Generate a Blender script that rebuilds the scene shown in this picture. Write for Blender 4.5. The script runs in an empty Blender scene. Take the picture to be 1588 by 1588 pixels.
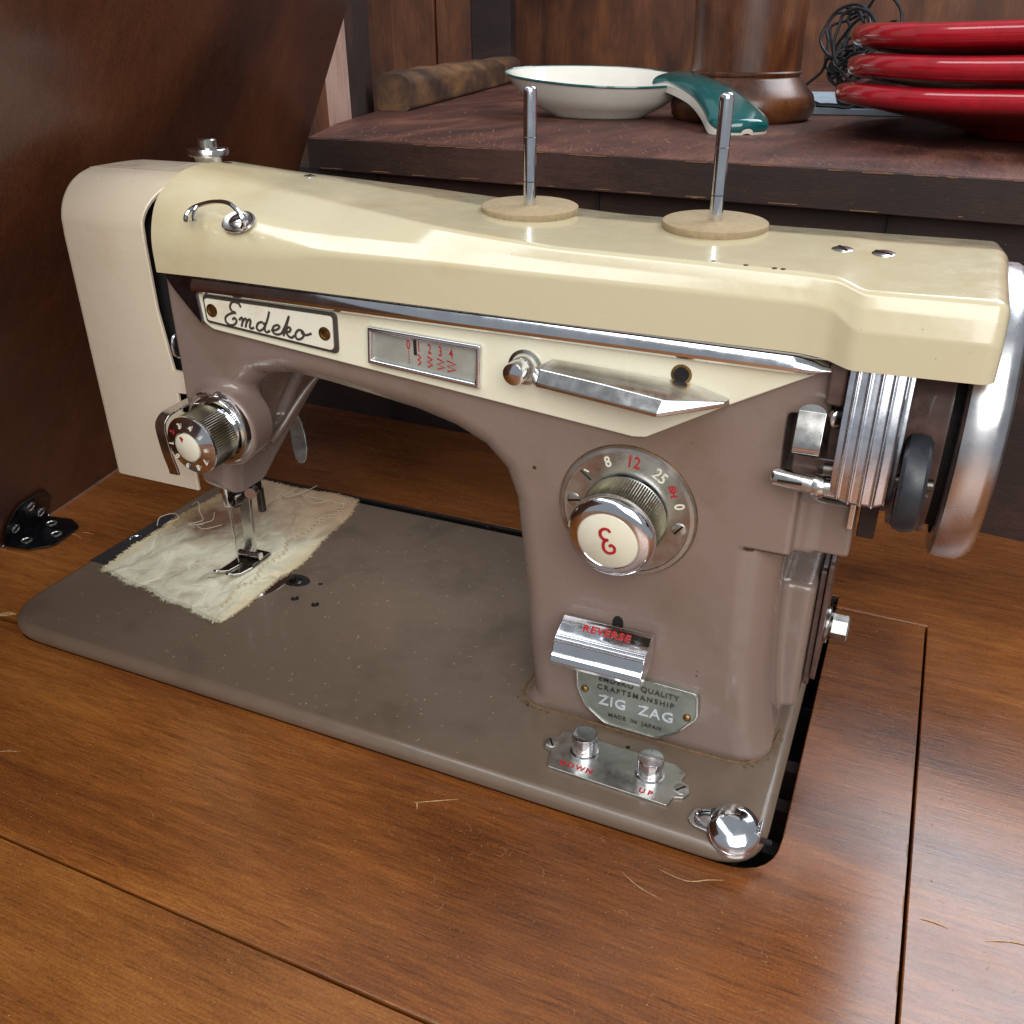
import bpy, bmesh, math, random
import numpy as np
from mathutils import Vector, Matrix
random.seed(7)
rng = np.random.default_rng(7)
S = 0.01                                   # everything below is laid out in centimetres
scn = bpy.context.scene
COL = scn.collection

# ------------------------------------------------------------------ camera
yaw, pitch, roll = -0.421, 0.486, -0.007
d = Vector((math.sin(yaw)*math.cos(pitch), math.cos(yaw)*math.cos(pitch), -math.sin(pitch)))
r0 = Vector((math.cos(yaw), -math.sin(yaw), 0)); u0 = r0.cross(d)
rt = math.cos(roll)*r0 + math.sin(roll)*u0
upv = -math.sin(roll)*r0 + math.cos(roll)*u0
cam_d = bpy.data.cameras.new('camera'); cam = bpy.data.objects.new('camera', cam_d); COL.objects.link(cam)
M3 = Matrix((rt, upv, -d)).transposed()
cam.matrix_world = Matrix.Translation(Vector((38.146, -23.391, 24.976))*S) @ M3.to_4x4()
cam_d.sensor_width = 36; cam_d.lens = 36*1416.283/1588; cam_d.shift_y = 4/1588
cam_d.clip_start = 0.01; cam_d.clip_end = 50
scn.camera = cam

# ------------------------------------------------------------------ world and lamps
w = bpy.data.worlds.new("World"); scn.world = w; w.use_nodes = True
bg = w.node_tree.nodes['Background']; bg.inputs[0].default_value = (0.86, 0.92, 1.0, 1); bg.inputs[1].default_value = 0.33
def area(name, loc, target, sx, sy, power, col):
    L = bpy.data.lights.new(name, 'AREA'); L.shape = 'RECTANGLE'; L.size = sx*S; L.size_y = sy*S
    L.energy = power; L.color = col
    o = bpy.data.objects.new(name, L); COL.objects.link(o)
    o.location = Vector(loc)*S
    o.rotation_euler = (Vector(target)-Vector(loc)).to_track_quat('-Z', 'Y').to_euler()
    return o
area('window_light_front', (92, -108, 96), (22, 6, 6), 130, 110, 25, (1.0, 0.98, 0.95))
area('window_light_back', (82, 90, 112), (40, 5, 0), 90, 80, 15, (0.88, 0.93, 1.0))
area('added_overhead_light', (-20, -48, 150), (22, 5, 4), 170, 42, 11, (0.95, 0.97, 1.0))  # added strip lamp overhead, puts white highlights on the chrome
scn.view_settings.view_transform = 'Standard'; scn.view_settings.look = 'None'
scn.view_settings.exposure = 0.0; scn.view_settings.gamma = 1
try:
    scn.cycles.max_bounces = 8
except Exception: pass

# ------------------------------------------------------------------ materials
def srgb(r, g, b):
    f = lambda c: (c/255)/12.92 if c/255 <= 0.04045 else (((c/255)+0.055)/1.055)**2.4
    return (f(r), f(g), f(b), 1)
class NT:
    def __init__(s, name):
        s.m = bpy.data.materials.new(name); s.m.use_nodes = True
        s.t = s.m.node_tree; s.b = s.t.nodes['Principled BSDF']; s.tc = s.t.nodes.new('ShaderNodeTexCoord')
    def n(s, typ, **k):
        x = s.t.nodes.new(typ)
        for a, v in k.items(): setattr(x, a, v)
        return x
    def L(s, a, b): s.t.links.new(a, b)
    def co(s, sc=(1,1,1), rot=(0,0,0), loc=(0,0,0)):
        m = s.n('ShaderNodeMapping'); m.inputs['Scale'].default_value = [c*100 for c in sc]
        m.inputs['Rotation'].default_value = rot; m.inputs['Location'].default_value = loc
        s.L(s.tc.outputs['Object'], m.inputs[0]); return m.outputs[0]
    def noise(s, vec, scale=1, detail=4, rough=.55, dist=0):
        x = s.n('ShaderNodeTexNoise'); x.inputs['Scale'].default_value = scale; x.inputs['Detail'].default_value = detail
        x.inputs['Roughness'].default_value = rough; x.inputs['Distortion'].default_value = dist
        s.L(vec, x.inputs['Vector']); return x.outputs['Fac']
    def ramp(s, fac, stops):
        x = s.n('ShaderNodeValToRGB'); e = x.color_ramp.elements
        while len(e) < len(stops): e.new(.5)
        for i, (p, c) in enumerate(stops):
            e[i].position = p; e[i].color = c if len(c) == 4 else (*c, 1)
        s.L(fac, x.inputs[0]); return x.outputs[0]
    def mix(s, fac, a, b, mode='MIX'):
        x = s.n('ShaderNodeMix', data_type='RGBA', blend_type=mode)
        for sock, v in ((x.inputs[0], fac), (x.inputs[6], a), (x.inputs[7], b)):
            if hasattr(v, 'links') or hasattr(v, 'is_linked'): s.L(v, sock)
            else: sock.default_value = v
        return x.outputs[2]
    def math(s, op, a, b=0.5, c=0.0):
        x = s.n('ShaderNodeMath', operation=op)
        for i, v in enumerate((a, b, c)):
            if hasattr(v, 'is_linked'): s.L(v, x.inputs[i])
            else: x.inputs[i].default_value = v
        return x.outputs[0]
    def rng(s, v, a, b, c, dd):
        x = s.n('ShaderNodeMapRange'); s.L(v, x.inputs[0])
        for i, q in enumerate((a, b, c, dd)): x.inputs[i+1].default_value = q
        return x.outputs[0]
    def bump(s, h, dist=.02, strength=.5):
        x = s.n('ShaderNodeBump'); x.inputs['Distance'].default_value = dist*S; x.inputs['Strength'].default_value = strength
        s.L(h, x.inputs['Height']); s.L(x.outputs[0], s.b.inputs['Normal'])
    def set(s, **k):
        for a, v in k.items():
            sock = s.b.inputs[a.replace('_', ' ')]
            if hasattr(v, 'is_linked'): s.L(v, sock)
            else: sock.default_value = v
BW = lambda v: (v, v, v, 1)

def paint(name, c, dirt, rough=.3, stain=.35, chips=True, coat=.4, scale=.25):
    N = NT(name)
    a = N.noise(N.co((scale,)*3), 1, 5, .6)
    f = N.math('MULTIPLY', N.rng(a, .52, .72, 0, 1), stain)
    col = N.mix(f, c, dirt)
    sp = N.noise(N.co((6, 6, 6)), 1, 2, .5)
    col = N.mix(N.rng(sp, .74, .80, 0, .55), col, tuple(x*.35 for x in dirt[:3])+(1,))
    N.set(Base_Color=col, Coat_Weight=coat, Coat_Roughness=.12)
    s = N.noise(N.co((1.2, 1.2, 1.2)), 1, 6, .6)
    N.set(Roughness=N.rng(s, .3, .75, rough-.07, rough+.15))
    N.bump(N.math('ADD', N.noise(N.co((9, 9, 9)), 1, 3, .6), N.math('MULTIPLY', N.noise(N.co((1.1, 1.1, 1.1)), 1, 2), 5)), .007, .4)
    return N.m
def simple(name, c, rough=.5, metal=0, nscale=3, var=.25, bump=.01, coat=0, rv=.12):
    N = NT(name)
    a = N.noise(N.co((nscale,)*3), 1, 5, .6)
    dk = tuple(x*(1-var) for x in c[:3])+(1,)
    N.set(Base_Color=N.mix(N.rng(a, .35, .65, 0, 1), dk, c), Metallic=metal, Coat_Weight=coat,
          Roughness=N.rng(a, .3, .7, max(.02, rough-rv), rough+rv))
    if bump: N.bump(N.noise(N.co((nscale*4,)*3), 1, 3, .6), bump, .4)
    return N.m
def wood(name, dark, mid, light, axis=0, rough=.32, patch=.08, grain=2.2, speck=.5, coat=.35, bright_at=None, rot=(0,0,0)):
    N = NT(name)
    sc = [grain]*3; sc[axis] = grain*.07
    g = N.noise(N.co(sc, rot), 1, 6, .62, .6)
    sc2 = [grain*7]*3; sc2[axis] = grain*.35
    g2 = N.noise(N.co(sc2, rot), 1, 3, .6)
    sc3 = [patch*1.6]*3; sc3[axis] = patch*.7
    p = N.noise(N.co(sc3, rot), 1, 3, .5, .8)
    iso = N.noise(N.co((11, 11, 11)), 1, 3, .6)
    v = N.math('ADD', N.math('MULTIPLY', g, .22), N.math('ADD', N.math('MULTIPLY', g2, .26), N.math('MULTIPLY', p, .62)))
    v = N.math('ADD', v, N.math('MULTIPLY', N.math('SUBTRACT', iso, .5), .22))
    col = N.ramp(v, [(.40, dark), (.56, mid), (.74, light)])
    # pores
    sc4 = [14]*3; sc4[axis] = .9
    po = N.noise(N.co(sc4, rot), 1, 2, .5)
    col = N.mix(N.rng(po, .62, .72, 0, .45), col, tuple(x*.4 for x in dark[:3])+(1,))
    if speck:
        vo = N.n('ShaderNodeTexVoronoi'); vo.inputs['Scale'].default_value = 1.0
        N.L(N.co((2.3, 2.3, 2.3)), vo.inputs['Vector'])
        m = N.rng(vo.outputs['Distance'], .035, .065, 1, 0)
        k = N.rng(N.noise(N.co((.5, .5, .5)), 1, 3), .45, .6, 0, 1)
        col = N.mix(N.math('MULTIPLY', N.math('MULTIPLY', m, k), speck), col, srgb(190, 150, 110))
    dust = N.noise(N.co((.18, .18, .18)), 1, 6, .7)
    N.set(Base_Color=col, Roughness=N.rng(dust, .35, .7, rough-.06, rough+.12), Coat_Weight=coat, Coat_Roughness=.22)
    N.bump(N.math('ADD', g2, N.math('MULTIPLY', po, -1.2)), .012, .5)
    return N.m

M = {}
M['body'] = paint('brown_enamel', srgb(129, 111, 102), srgb(106, 87, 66), .24, .5)
M['bed'] = paint('brown_enamel_bed', srgb(106, 90, 76), srgb(84, 73, 58), .36, .6, scale=.35)
M['cover'] = paint('cream_enamel', srgb(198, 187, 154), srgb(188, 164, 118), .19, .7, scale=.16, coat=.8)
M['face'] = paint('cream_enamel_face', srgb(212, 198, 176), srgb(198, 178, 148), .30, .4, coat=.3)
M['panel'] = paint('ivory_enamel', srgb(226, 222, 198), srgb(208, 194, 150), .25, .3, scale=.2)
M['badge'] = paint('badge_enamel', srgb(226, 222, 204), srgb(198, 170, 120), .3, .6, scale=.5)
M['chrome'] = simple('chrome', srgb(226, 228, 232), .10, 1, 1.5, .08, 0, rv=.04)
M['chrome_worn'] = simple('worn_chrome', srgb(214, 212, 208), .2, 1, 1.6, .16, .0015, rv=.08)
M['chrome_dark'] = simple('smoked_chrome', srgb(120, 118, 132), .2, 1, 1.5, .2, 0)
M['alu'] = simple('brushed_aluminium', srgb(196, 194, 188), .36, 1, 2, .12, .003)
M['plate_grey'] = simple('pale_grey_plate', srgb(150, 156, 148), .42, .55, 2.5, .18, .004)
M['plate_light'] = simple('bright_letter_metal', srgb(214, 222, 230), .35, .3, 3, .1, 0)
M['window_back'] = simple('pale_display_metal', srgb(178, 180, 170), .35, .35, .8, .22, .0, .4)
M['steel_dark'] = simple('dark_steel', srgb(110, 104, 98), .32, 1, 3, .3, .003)
M['black_iron'] = simple('black_iron', srgb(30, 28, 32), .3, .6, 2, .3, .003)
M['black'] = simple('black_void_fill', srgb(14, 11, 10), .8, 0, 3, .3, 0)  # flat black, stands in for darkness in gaps, holes and hollows
M['rubber'] = simple('black_rubber', srgb(38, 42, 48), .42, 0, 3, .2, .004)
M['red'] = simple('red_print', srgb(176, 30, 36), .5, 0, 6, .2, 0)
M['white_ink'] = simple('ivory_print', srgb(228, 226, 205), .5, 0, 6, .1, 0)
M['dark_ink'] = simple('dark_engraving', srgb(70, 62, 56), .45, 0, 6, .25, 0)
M['green_ink'] = simple('dark_green_print', srgb(26, 48, 36), .5, 0, 6, .2, 0)
M['ivory_disc'] = simple('ivory_disc', srgb(222, 218, 196), .3, 0, 1.5, .06, 0, .4)
M['brass'] = simple('brass', srgb(168, 132, 82), .4, 1, 4, .4, .01)
M['felt'] = simple('felt_cardboard', srgb(162, 142, 110), .9, 0, 5, .2, .03)
M['hub'] = simple('brown_hub_paint', srgb(92, 70, 64), .35, 0, 2, .3, .01, .3)
M['thread'] = simple('cotton_thread', srgb(205, 190, 160), .9, 0, 8, .2, 0)
M['guard_metal'] = simple('brushed_guard_metal', srgb(226, 228, 236), .27, 1, 2.0, .14, .002, rv=.06)
M['wheel_metal'] = simple('brushed_wheel_metal', srgb(214, 214, 216), .3, 1, .8, .14, 0, rv=.08)
M['streak'] = simple('worn_wood_streak', srgb(138, 102, 86), .7, 0, 6, .4, 0)
M['grime'] = simple('old_grime', srgb(120, 92, 62), .8, 0, 8, .5, .02)
M['lint'] = simple('pale_lint', srgb(170, 130, 95), .8, 0, 8, .3, 0)
M['scratch'] = simple('raw_wood_scratch', srgb(208, 168, 122), .8, 0, 8, .3, 0)
M['oil'] = simple('old_rust', srgb(70, 50, 38), .6, .3, 5, .4, .02)
M['table'] = wood('walnut_veneer', srgb(76, 39, 17), srgb(130, 75, 33), srgb(180, 116, 55), 0, .27, .05, 2.6, .8, .55)
M['leaf'] = wood('walnut_veneer_leaf', srgb(84, 45, 20), srgb(138, 84, 38), srgb(180, 118, 58), 0, .28, .06, 2.6, .8, .55)
M['edge'] = simple('pale_wood_edge', srgb(128, 92, 62), .6, 0, 4, .3, .02)
M['lid'] = wood('dark_lid_veneer', srgb(46, 23, 12), srgb(76, 40, 22), srgb(102, 58, 33), 2, .38, .06, 1.8, .15, .25)
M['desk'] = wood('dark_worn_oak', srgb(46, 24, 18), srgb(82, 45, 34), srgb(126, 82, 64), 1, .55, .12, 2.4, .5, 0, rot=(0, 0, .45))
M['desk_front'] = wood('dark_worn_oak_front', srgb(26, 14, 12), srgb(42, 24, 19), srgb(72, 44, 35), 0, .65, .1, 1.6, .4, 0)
M['boards'] = wood('orange_brown_board', srgb(58, 30, 15), srgb(96, 52, 26), srgb(134, 80, 42), 2, .55, .1, 1.3, 0, .1)
M['pink_board'] = wood('pinkish_board', srgb(120, 92, 82), srgb(160, 126, 114), srgb(178, 148, 134), 2, .6, .1, 1.5, 0, 0)
M['stick'] = wood('weathered_stick', srgb(44, 30, 22), srgb(84, 58, 38), srgb(140, 98, 58), 1, .7, .16, 1.8, 0, 0)
M['endgrain'] = simple('end_grain', srgb(62, 46, 38), .8, 0, 4, .5, .05)
M['turned'] = wood('turned_wood', srgb(56, 28, 14), srgb(90, 50, 25), srgb(124, 76, 40), 2, .32, .2, 1.0, 0, .4)
M['ceramic'] = simple('white_glaze', srgb(224, 220, 208), .12, 0, .6, .05, 0, .6, .04)
M['teal'] = simple('teal_glaze', srgb(16, 92, 92), .12, 0, 1.2, .25, 0, .7, .04)
M['red_glaze'] = simple('red_glaze', srgb(176, 26, 40), .14, 0, 1.0, .2, 0, .7, .04)
M['red_inner'] = simple('dark_plate_glaze', srgb(52, 10, 22), .2, 0, 1.0, .2, 0, .5, .04)
M['cloth_dark'] = simple('black_fuzz', srgb(34, 28, 30), .95, 0, 5, .3, .06)
M['wire'] = simple('black_cable', srgb(18, 18, 22), .5, 0, 3, .2, 0)
M['paper'] = simple('pale_blue_paper', srgb(150, 165, 175), .8, 0, .4, .25, 0)

def ribbed(name, c, period, axis):
    N = NT(name)
    x = N.n('ShaderNodeTexWave', wave_type='BANDS', bands_direction=axis, wave_profile='SIN')
    x.inputs['Scale'].default_value = 1/period/6.283*6.283*.5; N.L(N.co(), x.inputs['Vector'])
    N.set(Base_Color=c, Metallic=1.0, Roughness=.3); N.bump(x.outputs['Fac'], .02, .8)
    return N.m

def cloth_material():
    N = NT('stained_shaded_cotton')
    n1 = N.noise(N.co((.22, .22, .22), loc=(3, 1, 0)), 1, 5, .6, .5)
    sep = N.n('ShaderNodeSeparateXYZ'); N.L(N.co(), sep.inputs[0])
    yv = N.math('ADD', sep.outputs[1], N.math('MULTIPLY', N.math('SUBTRACT', n1, .5), 6))
    base = N.ramp(N.rng(yv, -4, 7.5, 0, 1), [(0.0, srgb(224, 220, 194)), (.42, srgb(214, 206, 178)), (.6, srgb(190, 164, 134)), (1.0, srgb(182, 148, 118))])  # tan towards the back: staining and the arm's shade painted together
    # brown stain, partly painted shade, near the back left of the needle
    dx = N.math('SUBTRACT', sep.outputs[0], -3.0); dy = N.math('SUBTRACT', sep.outputs[1], 1.3)
    r2 = N.math('SQRT', N.math('ADD', N.math('MULTIPLY', dx, N.math('MULTIPLY', dx, .35)), N.math('MULTIPLY', dy, N.math('MULTIPLY', dy, .8))))
    r2 = N.math('ADD', r2, N.math('MULTIPLY', N.math('SUBTRACT', N.noise(N.co((.7, .7, .7)), 1, 4), .5), 3))
    base = N.mix(N.rng(r2, .9, 3.0, .95, 0), base, srgb(104, 62, 42))
    ex = N.math('ABSOLUTE', N.math('SUBTRACT', sep.outputs[0], 0)); 
    base = N.mix(N.rng(N.math('ADD', ex, N.math('MULTIPLY', n1, .8)), 4.2, 5.2, 0, .5), base, srgb(206, 176, 116))
    wv = N.noise(N.co((22, 22, 22)), 1, 2, .6)
    base = N.mix(N.rng(wv, .35, .75, 0, .3), base, srgb(120, 104, 82))
    cr = N.noise(N.co((.75, .5, .75)), 1, 5, .55, .8)
    base = N.mix(N.rng(cr, .35, .5, .45, 0), base, srgb(140, 120, 92))
    N.set(Base_Color=base, Roughness=.95); N.bump(N.math('ADD', N.math('MULTIPLY', wv, .25), N.math('MULTIPLY', cr, 2.0)), .16, .7)
    return N.m
M['cloth'] = cloth_material()
M['knurl'] = simple('knurled_metal', srgb(132, 126, 104), .42, 1, 3, .25, .003)

# ------------------------------------------------------------------ builders
class G: pass
def empty(name, loc, label=None, cat=None, group=None):
    o = bpy.data.objects.new(name, None); COL.objects.link(o); o.location = Vector(loc)*S; o.empty_display_size = .02
    o['off'] = list(loc)
    if label: o['label'] = label
    if cat: o['category'] = cat
    if group: o['group'] = group
    return o
def off_of(p):
    while p is not None:
        if 'off' in p.keys(): return Vector(p['off'])
        p = p.parent
    return Vector((0, 0, 0))
def link(name, me, parent=None, mats=None, label=None, kind=None, smooth=True, angle=40):
    o = bpy.data.objects.new(name, me); COL.objects.link(o)
    if mats is not None:
        for m in (mats if isinstance(mats, (list, tuple)) else [mats]): me.materials.append(M[m] if isinstance(m, str) else m)
    if parent is not None: o.parent = parent
    if smooth and len(me.polygons):
        me.polygons.foreach_set('use_smooth', [True]*len(me.polygons)); me.set_sharp_from_angle(angle=math.radians(angle))
    if label: o['label'] = label
    if kind: o['kind'] = kind
    return o
def tag(o, label, cat, group=None):
    o['label'] = label; o['category'] = cat
    if group: o['group'] = group
    return o
def mesh(name, V, F, mat=None, parent=None, **k):
    off = off_of(parent)
    me = bpy.data.meshes.new(name); me.from_pydata([tuple((Vector(v)-off)*S) for v in V], [], F); me.update()
    return link(name, me, parent, mat, **k)
def frombm(name, bm, mat, parent, recalc=True, **k):
    off = off_of(parent)
    if recalc: bmesh.ops.recalc_face_normals(bm, faces=bm.faces)
    for v in bm.verts: v.co = (v.co-off)*S
    me = bpy.data.meshes.new(name); bm.to_mesh(me); bm.free()
    return link(name, me, parent, mat, **k)
def bevel(o, wdt, seg=3, ang=30):
    m = o.modifiers.new('bevel', 'BEVEL'); m.width = wdt*S; m.segments = seg; m.limit_method = 'ANGLE'; m.angle_limit = math.radians(ang)
    m.harden_normals = True; m.miter_outer = 'MITER_ARC' if False else 'MITER_SHARP'
    return o
def box(name, x, y, z, mat, parent=None, bv=0, seg=2, **k):
    V = [(a, b, c) for a in x for b in y for c in z]
    F = [(0,1,3,2),(4,6,7,5),(0,4,5,1),(2,3,7,6),(0,2,6,4),(1,5,7,3)]
    o = mesh(name, V, F, mat, parent, **k)
    if bv: bevel(o, bv, seg)
    return o
def roundpoly(pts, rads, n=5):
    out = []; N = len(pts)
    if not hasattr(rads, '__len__'): rads = [rads]*N
    for i, p in enumerate(pts):
        p = np.array(p, float); a = np.array(pts[i-1], float); b = np.array(pts[(i+1) % N], float); r = rads[i]
        if r <= 0: out.append(tuple(p)); continue
        da, db = a-p, b-p; la, lb = np.linalg.norm(da), np.linalg.norm(db)
        ang = math.acos(max(-1, min(1, da@db/la/lb))); t = min(r/math.tan(ang/2), la*.49, lb*.49)
        s, e = p+da/la*t, p+db/lb*t
        for j in range(n+1):
            q = j/n; out.append(tuple((1-q)**2*s+2*q*(1-q)*p+q*q*e))
    return out
def prism(name, poly, plane, a0, a1, mat, parent=None, bv=0, seg=2, **k):
    f = {'xz': lambda p, a: (p[0], a, p[1]), 'xy': lambda p, a: (p[0], p[1], a), 'yz': lambda p, a: (a, p[0], p[1])}[plane]
    n = len(poly); bm = bmesh.new()
    A = [bm.verts.new(f(p, a0)) for p in poly]; B = [bm.verts.new(f(p, a1)) for p in poly]
    bm.faces.new(A); bm.faces.new(B[::-1])
    for i in range(n): bm.faces.new((A[i], B[i], B[(i+1) % n], A[(i+1) % n]))
    o = frombm(name, bm, mat, parent, **k)
    if bv: bevel(o, bv, seg)
    return o
def frame(axis):
    a = Vector(axis).normalized(); t = Vector((0, 0, 1)) if abs(a.z) < .9 else Vector((1, 0, 0))
    u = t.cross(a).normalized(); v = a.cross(u); return a, u, v
def lathe(name, prof, c, axis, mat, parent=None, seg=48, knurl=None, scale_uv=(1, 1), **k):
    """prof: list of (radius, height along axis)"""
    a, u, v = frame(axis); c = Vector(c); bm = bmesh.new(); rings = []
    for i, (r, h) in enumerate(prof):
        if r < 1e-6: rings.append([bm.verts.new(c+a*h)]); continue
        ring = []
        for j in range(seg):
            t = 2*math.pi*j/seg; rr = r
            if knurl and knurl[0] <= i <= knurl[1] and j % 2: rr = r-knurl[2]
            ring.append(bm.verts.new(c+a*h+u*(rr*math.cos(t)*scale_uv[0])+v*(rr*math.sin(t)*scale_uv[1])))
        rings.append(ring)
    for p, q in zip(rings, rings[1:]):
        if len(p) == 1 and len(q) == 1: continue
        for j in range(seg):
            j2 = (j+1) % seg
            if len(p) == 1: bm.faces.new((p[0], q[j], q[j2]))
            elif len(q) == 1: bm.faces.new((p[j], q[0], p[j2]))
            else: bm.faces.new((p[j], q[j], q[j2], p[j2]))
    return frombm(name, bm, mat, parent, **k)
def tube_bm(bm, pts, r, seg=8, flat=None, closed=False):
    P = [Vector(p) for p in pts]; n = len(P); rings = []
    rr = r if hasattr(r, '__len__') else [r]*n
    prev = None
    for i in range(n):
        t = (P[(i+1) % n]-P[i-1]) if closed else (P[min(i+1, n-1)]-P[max(i-1, 0)])
        if t.length < 1e-9: t = Vector((1, 0, 0))
        t.normalize()
        if prev is None:
            h = Vector((0, 0, 1)) if abs(t.z) < .9 else Vector((0, 1, 0)); u = t.cross(h).normalized()
        else:
            u = (prev-t*prev.dot(t)).normalized()
        prev = u; v = t.cross(u)
        ring = []
        for j in range(seg):
            a = 2*math.pi*j/seg; dv = (u*math.cos(a)+v*math.sin(a))*rr[i]
            if flat is not None: dv -= flat[0]*dv.dot(flat[0])*(1-flat[1])
            ring.append(bm.verts.new(P[i]+dv))
        rings.append(ring)
    for i in range(n if closed else n-1):
        p, q = rings[i], rings[(i+1) % n]
        for j in range(seg): bm.faces.new((p[j], p[(j+1) % seg], q[(j+1) % seg], q[j]))
    if not closed: bm.faces.new(rings[0][::-1]); bm.faces.new(rings[-1])
def crom(pts, n=6, closed=False):
    P = [np.array(p, float) for p in pts]; out = []
    N = len(P); rngi = range(N if closed else N-1)
    for i in rngi:
        p1, p2 = P[i], P[(i+1) % N]
        p0 = P[i-1] if (closed or i > 0) else p1; p3 = P[(i+2) % N] if (closed or i+2 < N) else p2
        for j in range(n):
            t = j/n
            out.append(tuple(.5*((2*p1)+(-p0+p2)*t+(2*p0-5*p1+4*p2-p3)*t*t+(-p0+3*p1-3*p2+p3)*t**3)))
    if not closed: out.append(tuple(P[-1]))
    return out
def tube(name, pts, r, mat, parent=None, seg=10, smoothpts=0, closed=False, flat=None, **k):
    if smoothpts: pts = crom(pts, smoothpts, closed)
    bm = bmesh.new(); tube_bm(bm, pts, r, seg, flat, closed); return frombm(name, bm, mat, parent, **k)
def strokes(name, lines, o, rv, uv, r, mat, parent, smooth=6, hgt=.35, **k):
    """flattened written strokes on the plane through o"""
    rv, uv, o = Vector(rv).normalized(), Vector(uv).normalized(), Vector(o); nv = rv.cross(uv)
    bm = bmesh.new()
    for ln in lines:
        q = crom(ln, smooth) if smooth else ln
        tube_bm(bm, [o+rv*p[0]+uv*p[1] for p in q], r, 6, (nv, hgt))
    return frombm(name, bm, mat, parent, **k)
def text(name, body, size, o, rv, uv, mat, parent, ext=.01, spacing=1.0, bold=0, align='CENTER', sx=1.0, **k):
    cu = bpy.data.curves.new('t', 'FONT'); cu.body = body; cu.size = size; cu.extrude = ext; cu.space_character = spacing
    cu.align_x = align; cu.align_y = 'CENTER'; cu.offset = bold; cu.resolution_u = 3
    ob = bpy.data.objects.new('t', cu); COL.objects.link(ob)
    dg = bpy.context.evaluated_depsgraph_get(); me = bpy.data.meshes.new_from_object(ob.evaluated_get(dg))
    bpy.data.objects.remove(ob); bpy.data.curves.remove(cu)
    me.materials.clear()
    rv, uv = Vector(rv).normalized(), Vector(uv).normalized(); nv = rv.cross(uv); off = off_of(parent); o = Vector(o)
    for v in me.vertices:
        p = v.co.copy(); v.co = (o+rv*p.x*sx+uv*p.y+nv*p.z-off)*S
    me.update()
    return link(name, me, parent, mat, smooth=False, **k)
def dup(o, parent=None, loc=None, deep=True):
    c = o.copy(); COL.objects.link(c); c.parent = parent if parent is not None else o.parent
    if loc is not None: c.location = loc
    if deep:
        for ch in list(o.children): dup(ch, c)
    return c
def screw(name, c, axis, r, mat, parent, slot=0.0, h=.08, dome=.05, slotmat='black_iron'):
    s = lathe(name, [(r, 0), (r, h*.6), (r*.85, h), (0, h+dome*.2)], c, axis, mat, parent, seg=20)
    a, u, v = frame(axis); t = u*math.cos(slot)+v*math.sin(slot); n = a.cross(t); o = Vector(c)+a*(h+dome*.2)
    V = [o+t*(r*.85*sx)+n*(r*.13*sy)+a*(dz) for sx in (-1, 1) for sy in (-1, 1) for dz in (-.03, .012)]
    mesh('screw_slot', V, [(0,1,3,2),(4,6,7,5),(0,4,5,1),(2,3,7,6),(0,2,6,4),(1,5,7,3)], slotmat, s, smooth=False)
    return s

# ------------------------------------------------------------------ SDF meshing for the casting
def smax(a, b, r): return np.minimum(-r, np.maximum(a, b)) + np.hypot(np.maximum(r+a, 0), np.maximum(r+b, 0))
def smin(a, b, r): return np.maximum(r, np.minimum(a, b)) - np.hypot(np.maximum(r-a, 0), np.maximum(r-b, 0))
def sdpoly(x, z, P):
    P = np.array(P, float); dd = np.full(x.shape, 1e9); s = np.ones(x.shape)
    for i in range(len(P)):
        a, b = P[i], P[i-1]; e = b-a; wx, wz = x-a[0], z-a[1]
        t = np.clip((wx*e[0]+wz*e[1])/(e@e), 0, 1)
        dd = np.minimum(dd, (wx-e[0]*t)**2+(wz-e[1]*t)**2)
        c1 = z >= a[1]; c2 = z < b[1]; c3 = e[0]*wz > e[1]*wx
        s = np.where((c1 & c2 & c3) | (~c1 & ~c2 & ~c3), -s, s)
    return s*np.sqrt(dd)
def sdbox(x, y, z, X, Y, Z, r=0):
    q = [np.abs(a-(b[0]+b[1])/2)-(b[1]-b[0])/2+r for a, b in ((x, X), (y, Y), (z, Z))]
    return np.sqrt(sum(np.maximum(a, 0)**2 for a in q))+np.minimum(np.maximum(np.maximum(q[0], q[1]), q[2]), 0)-r
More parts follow.
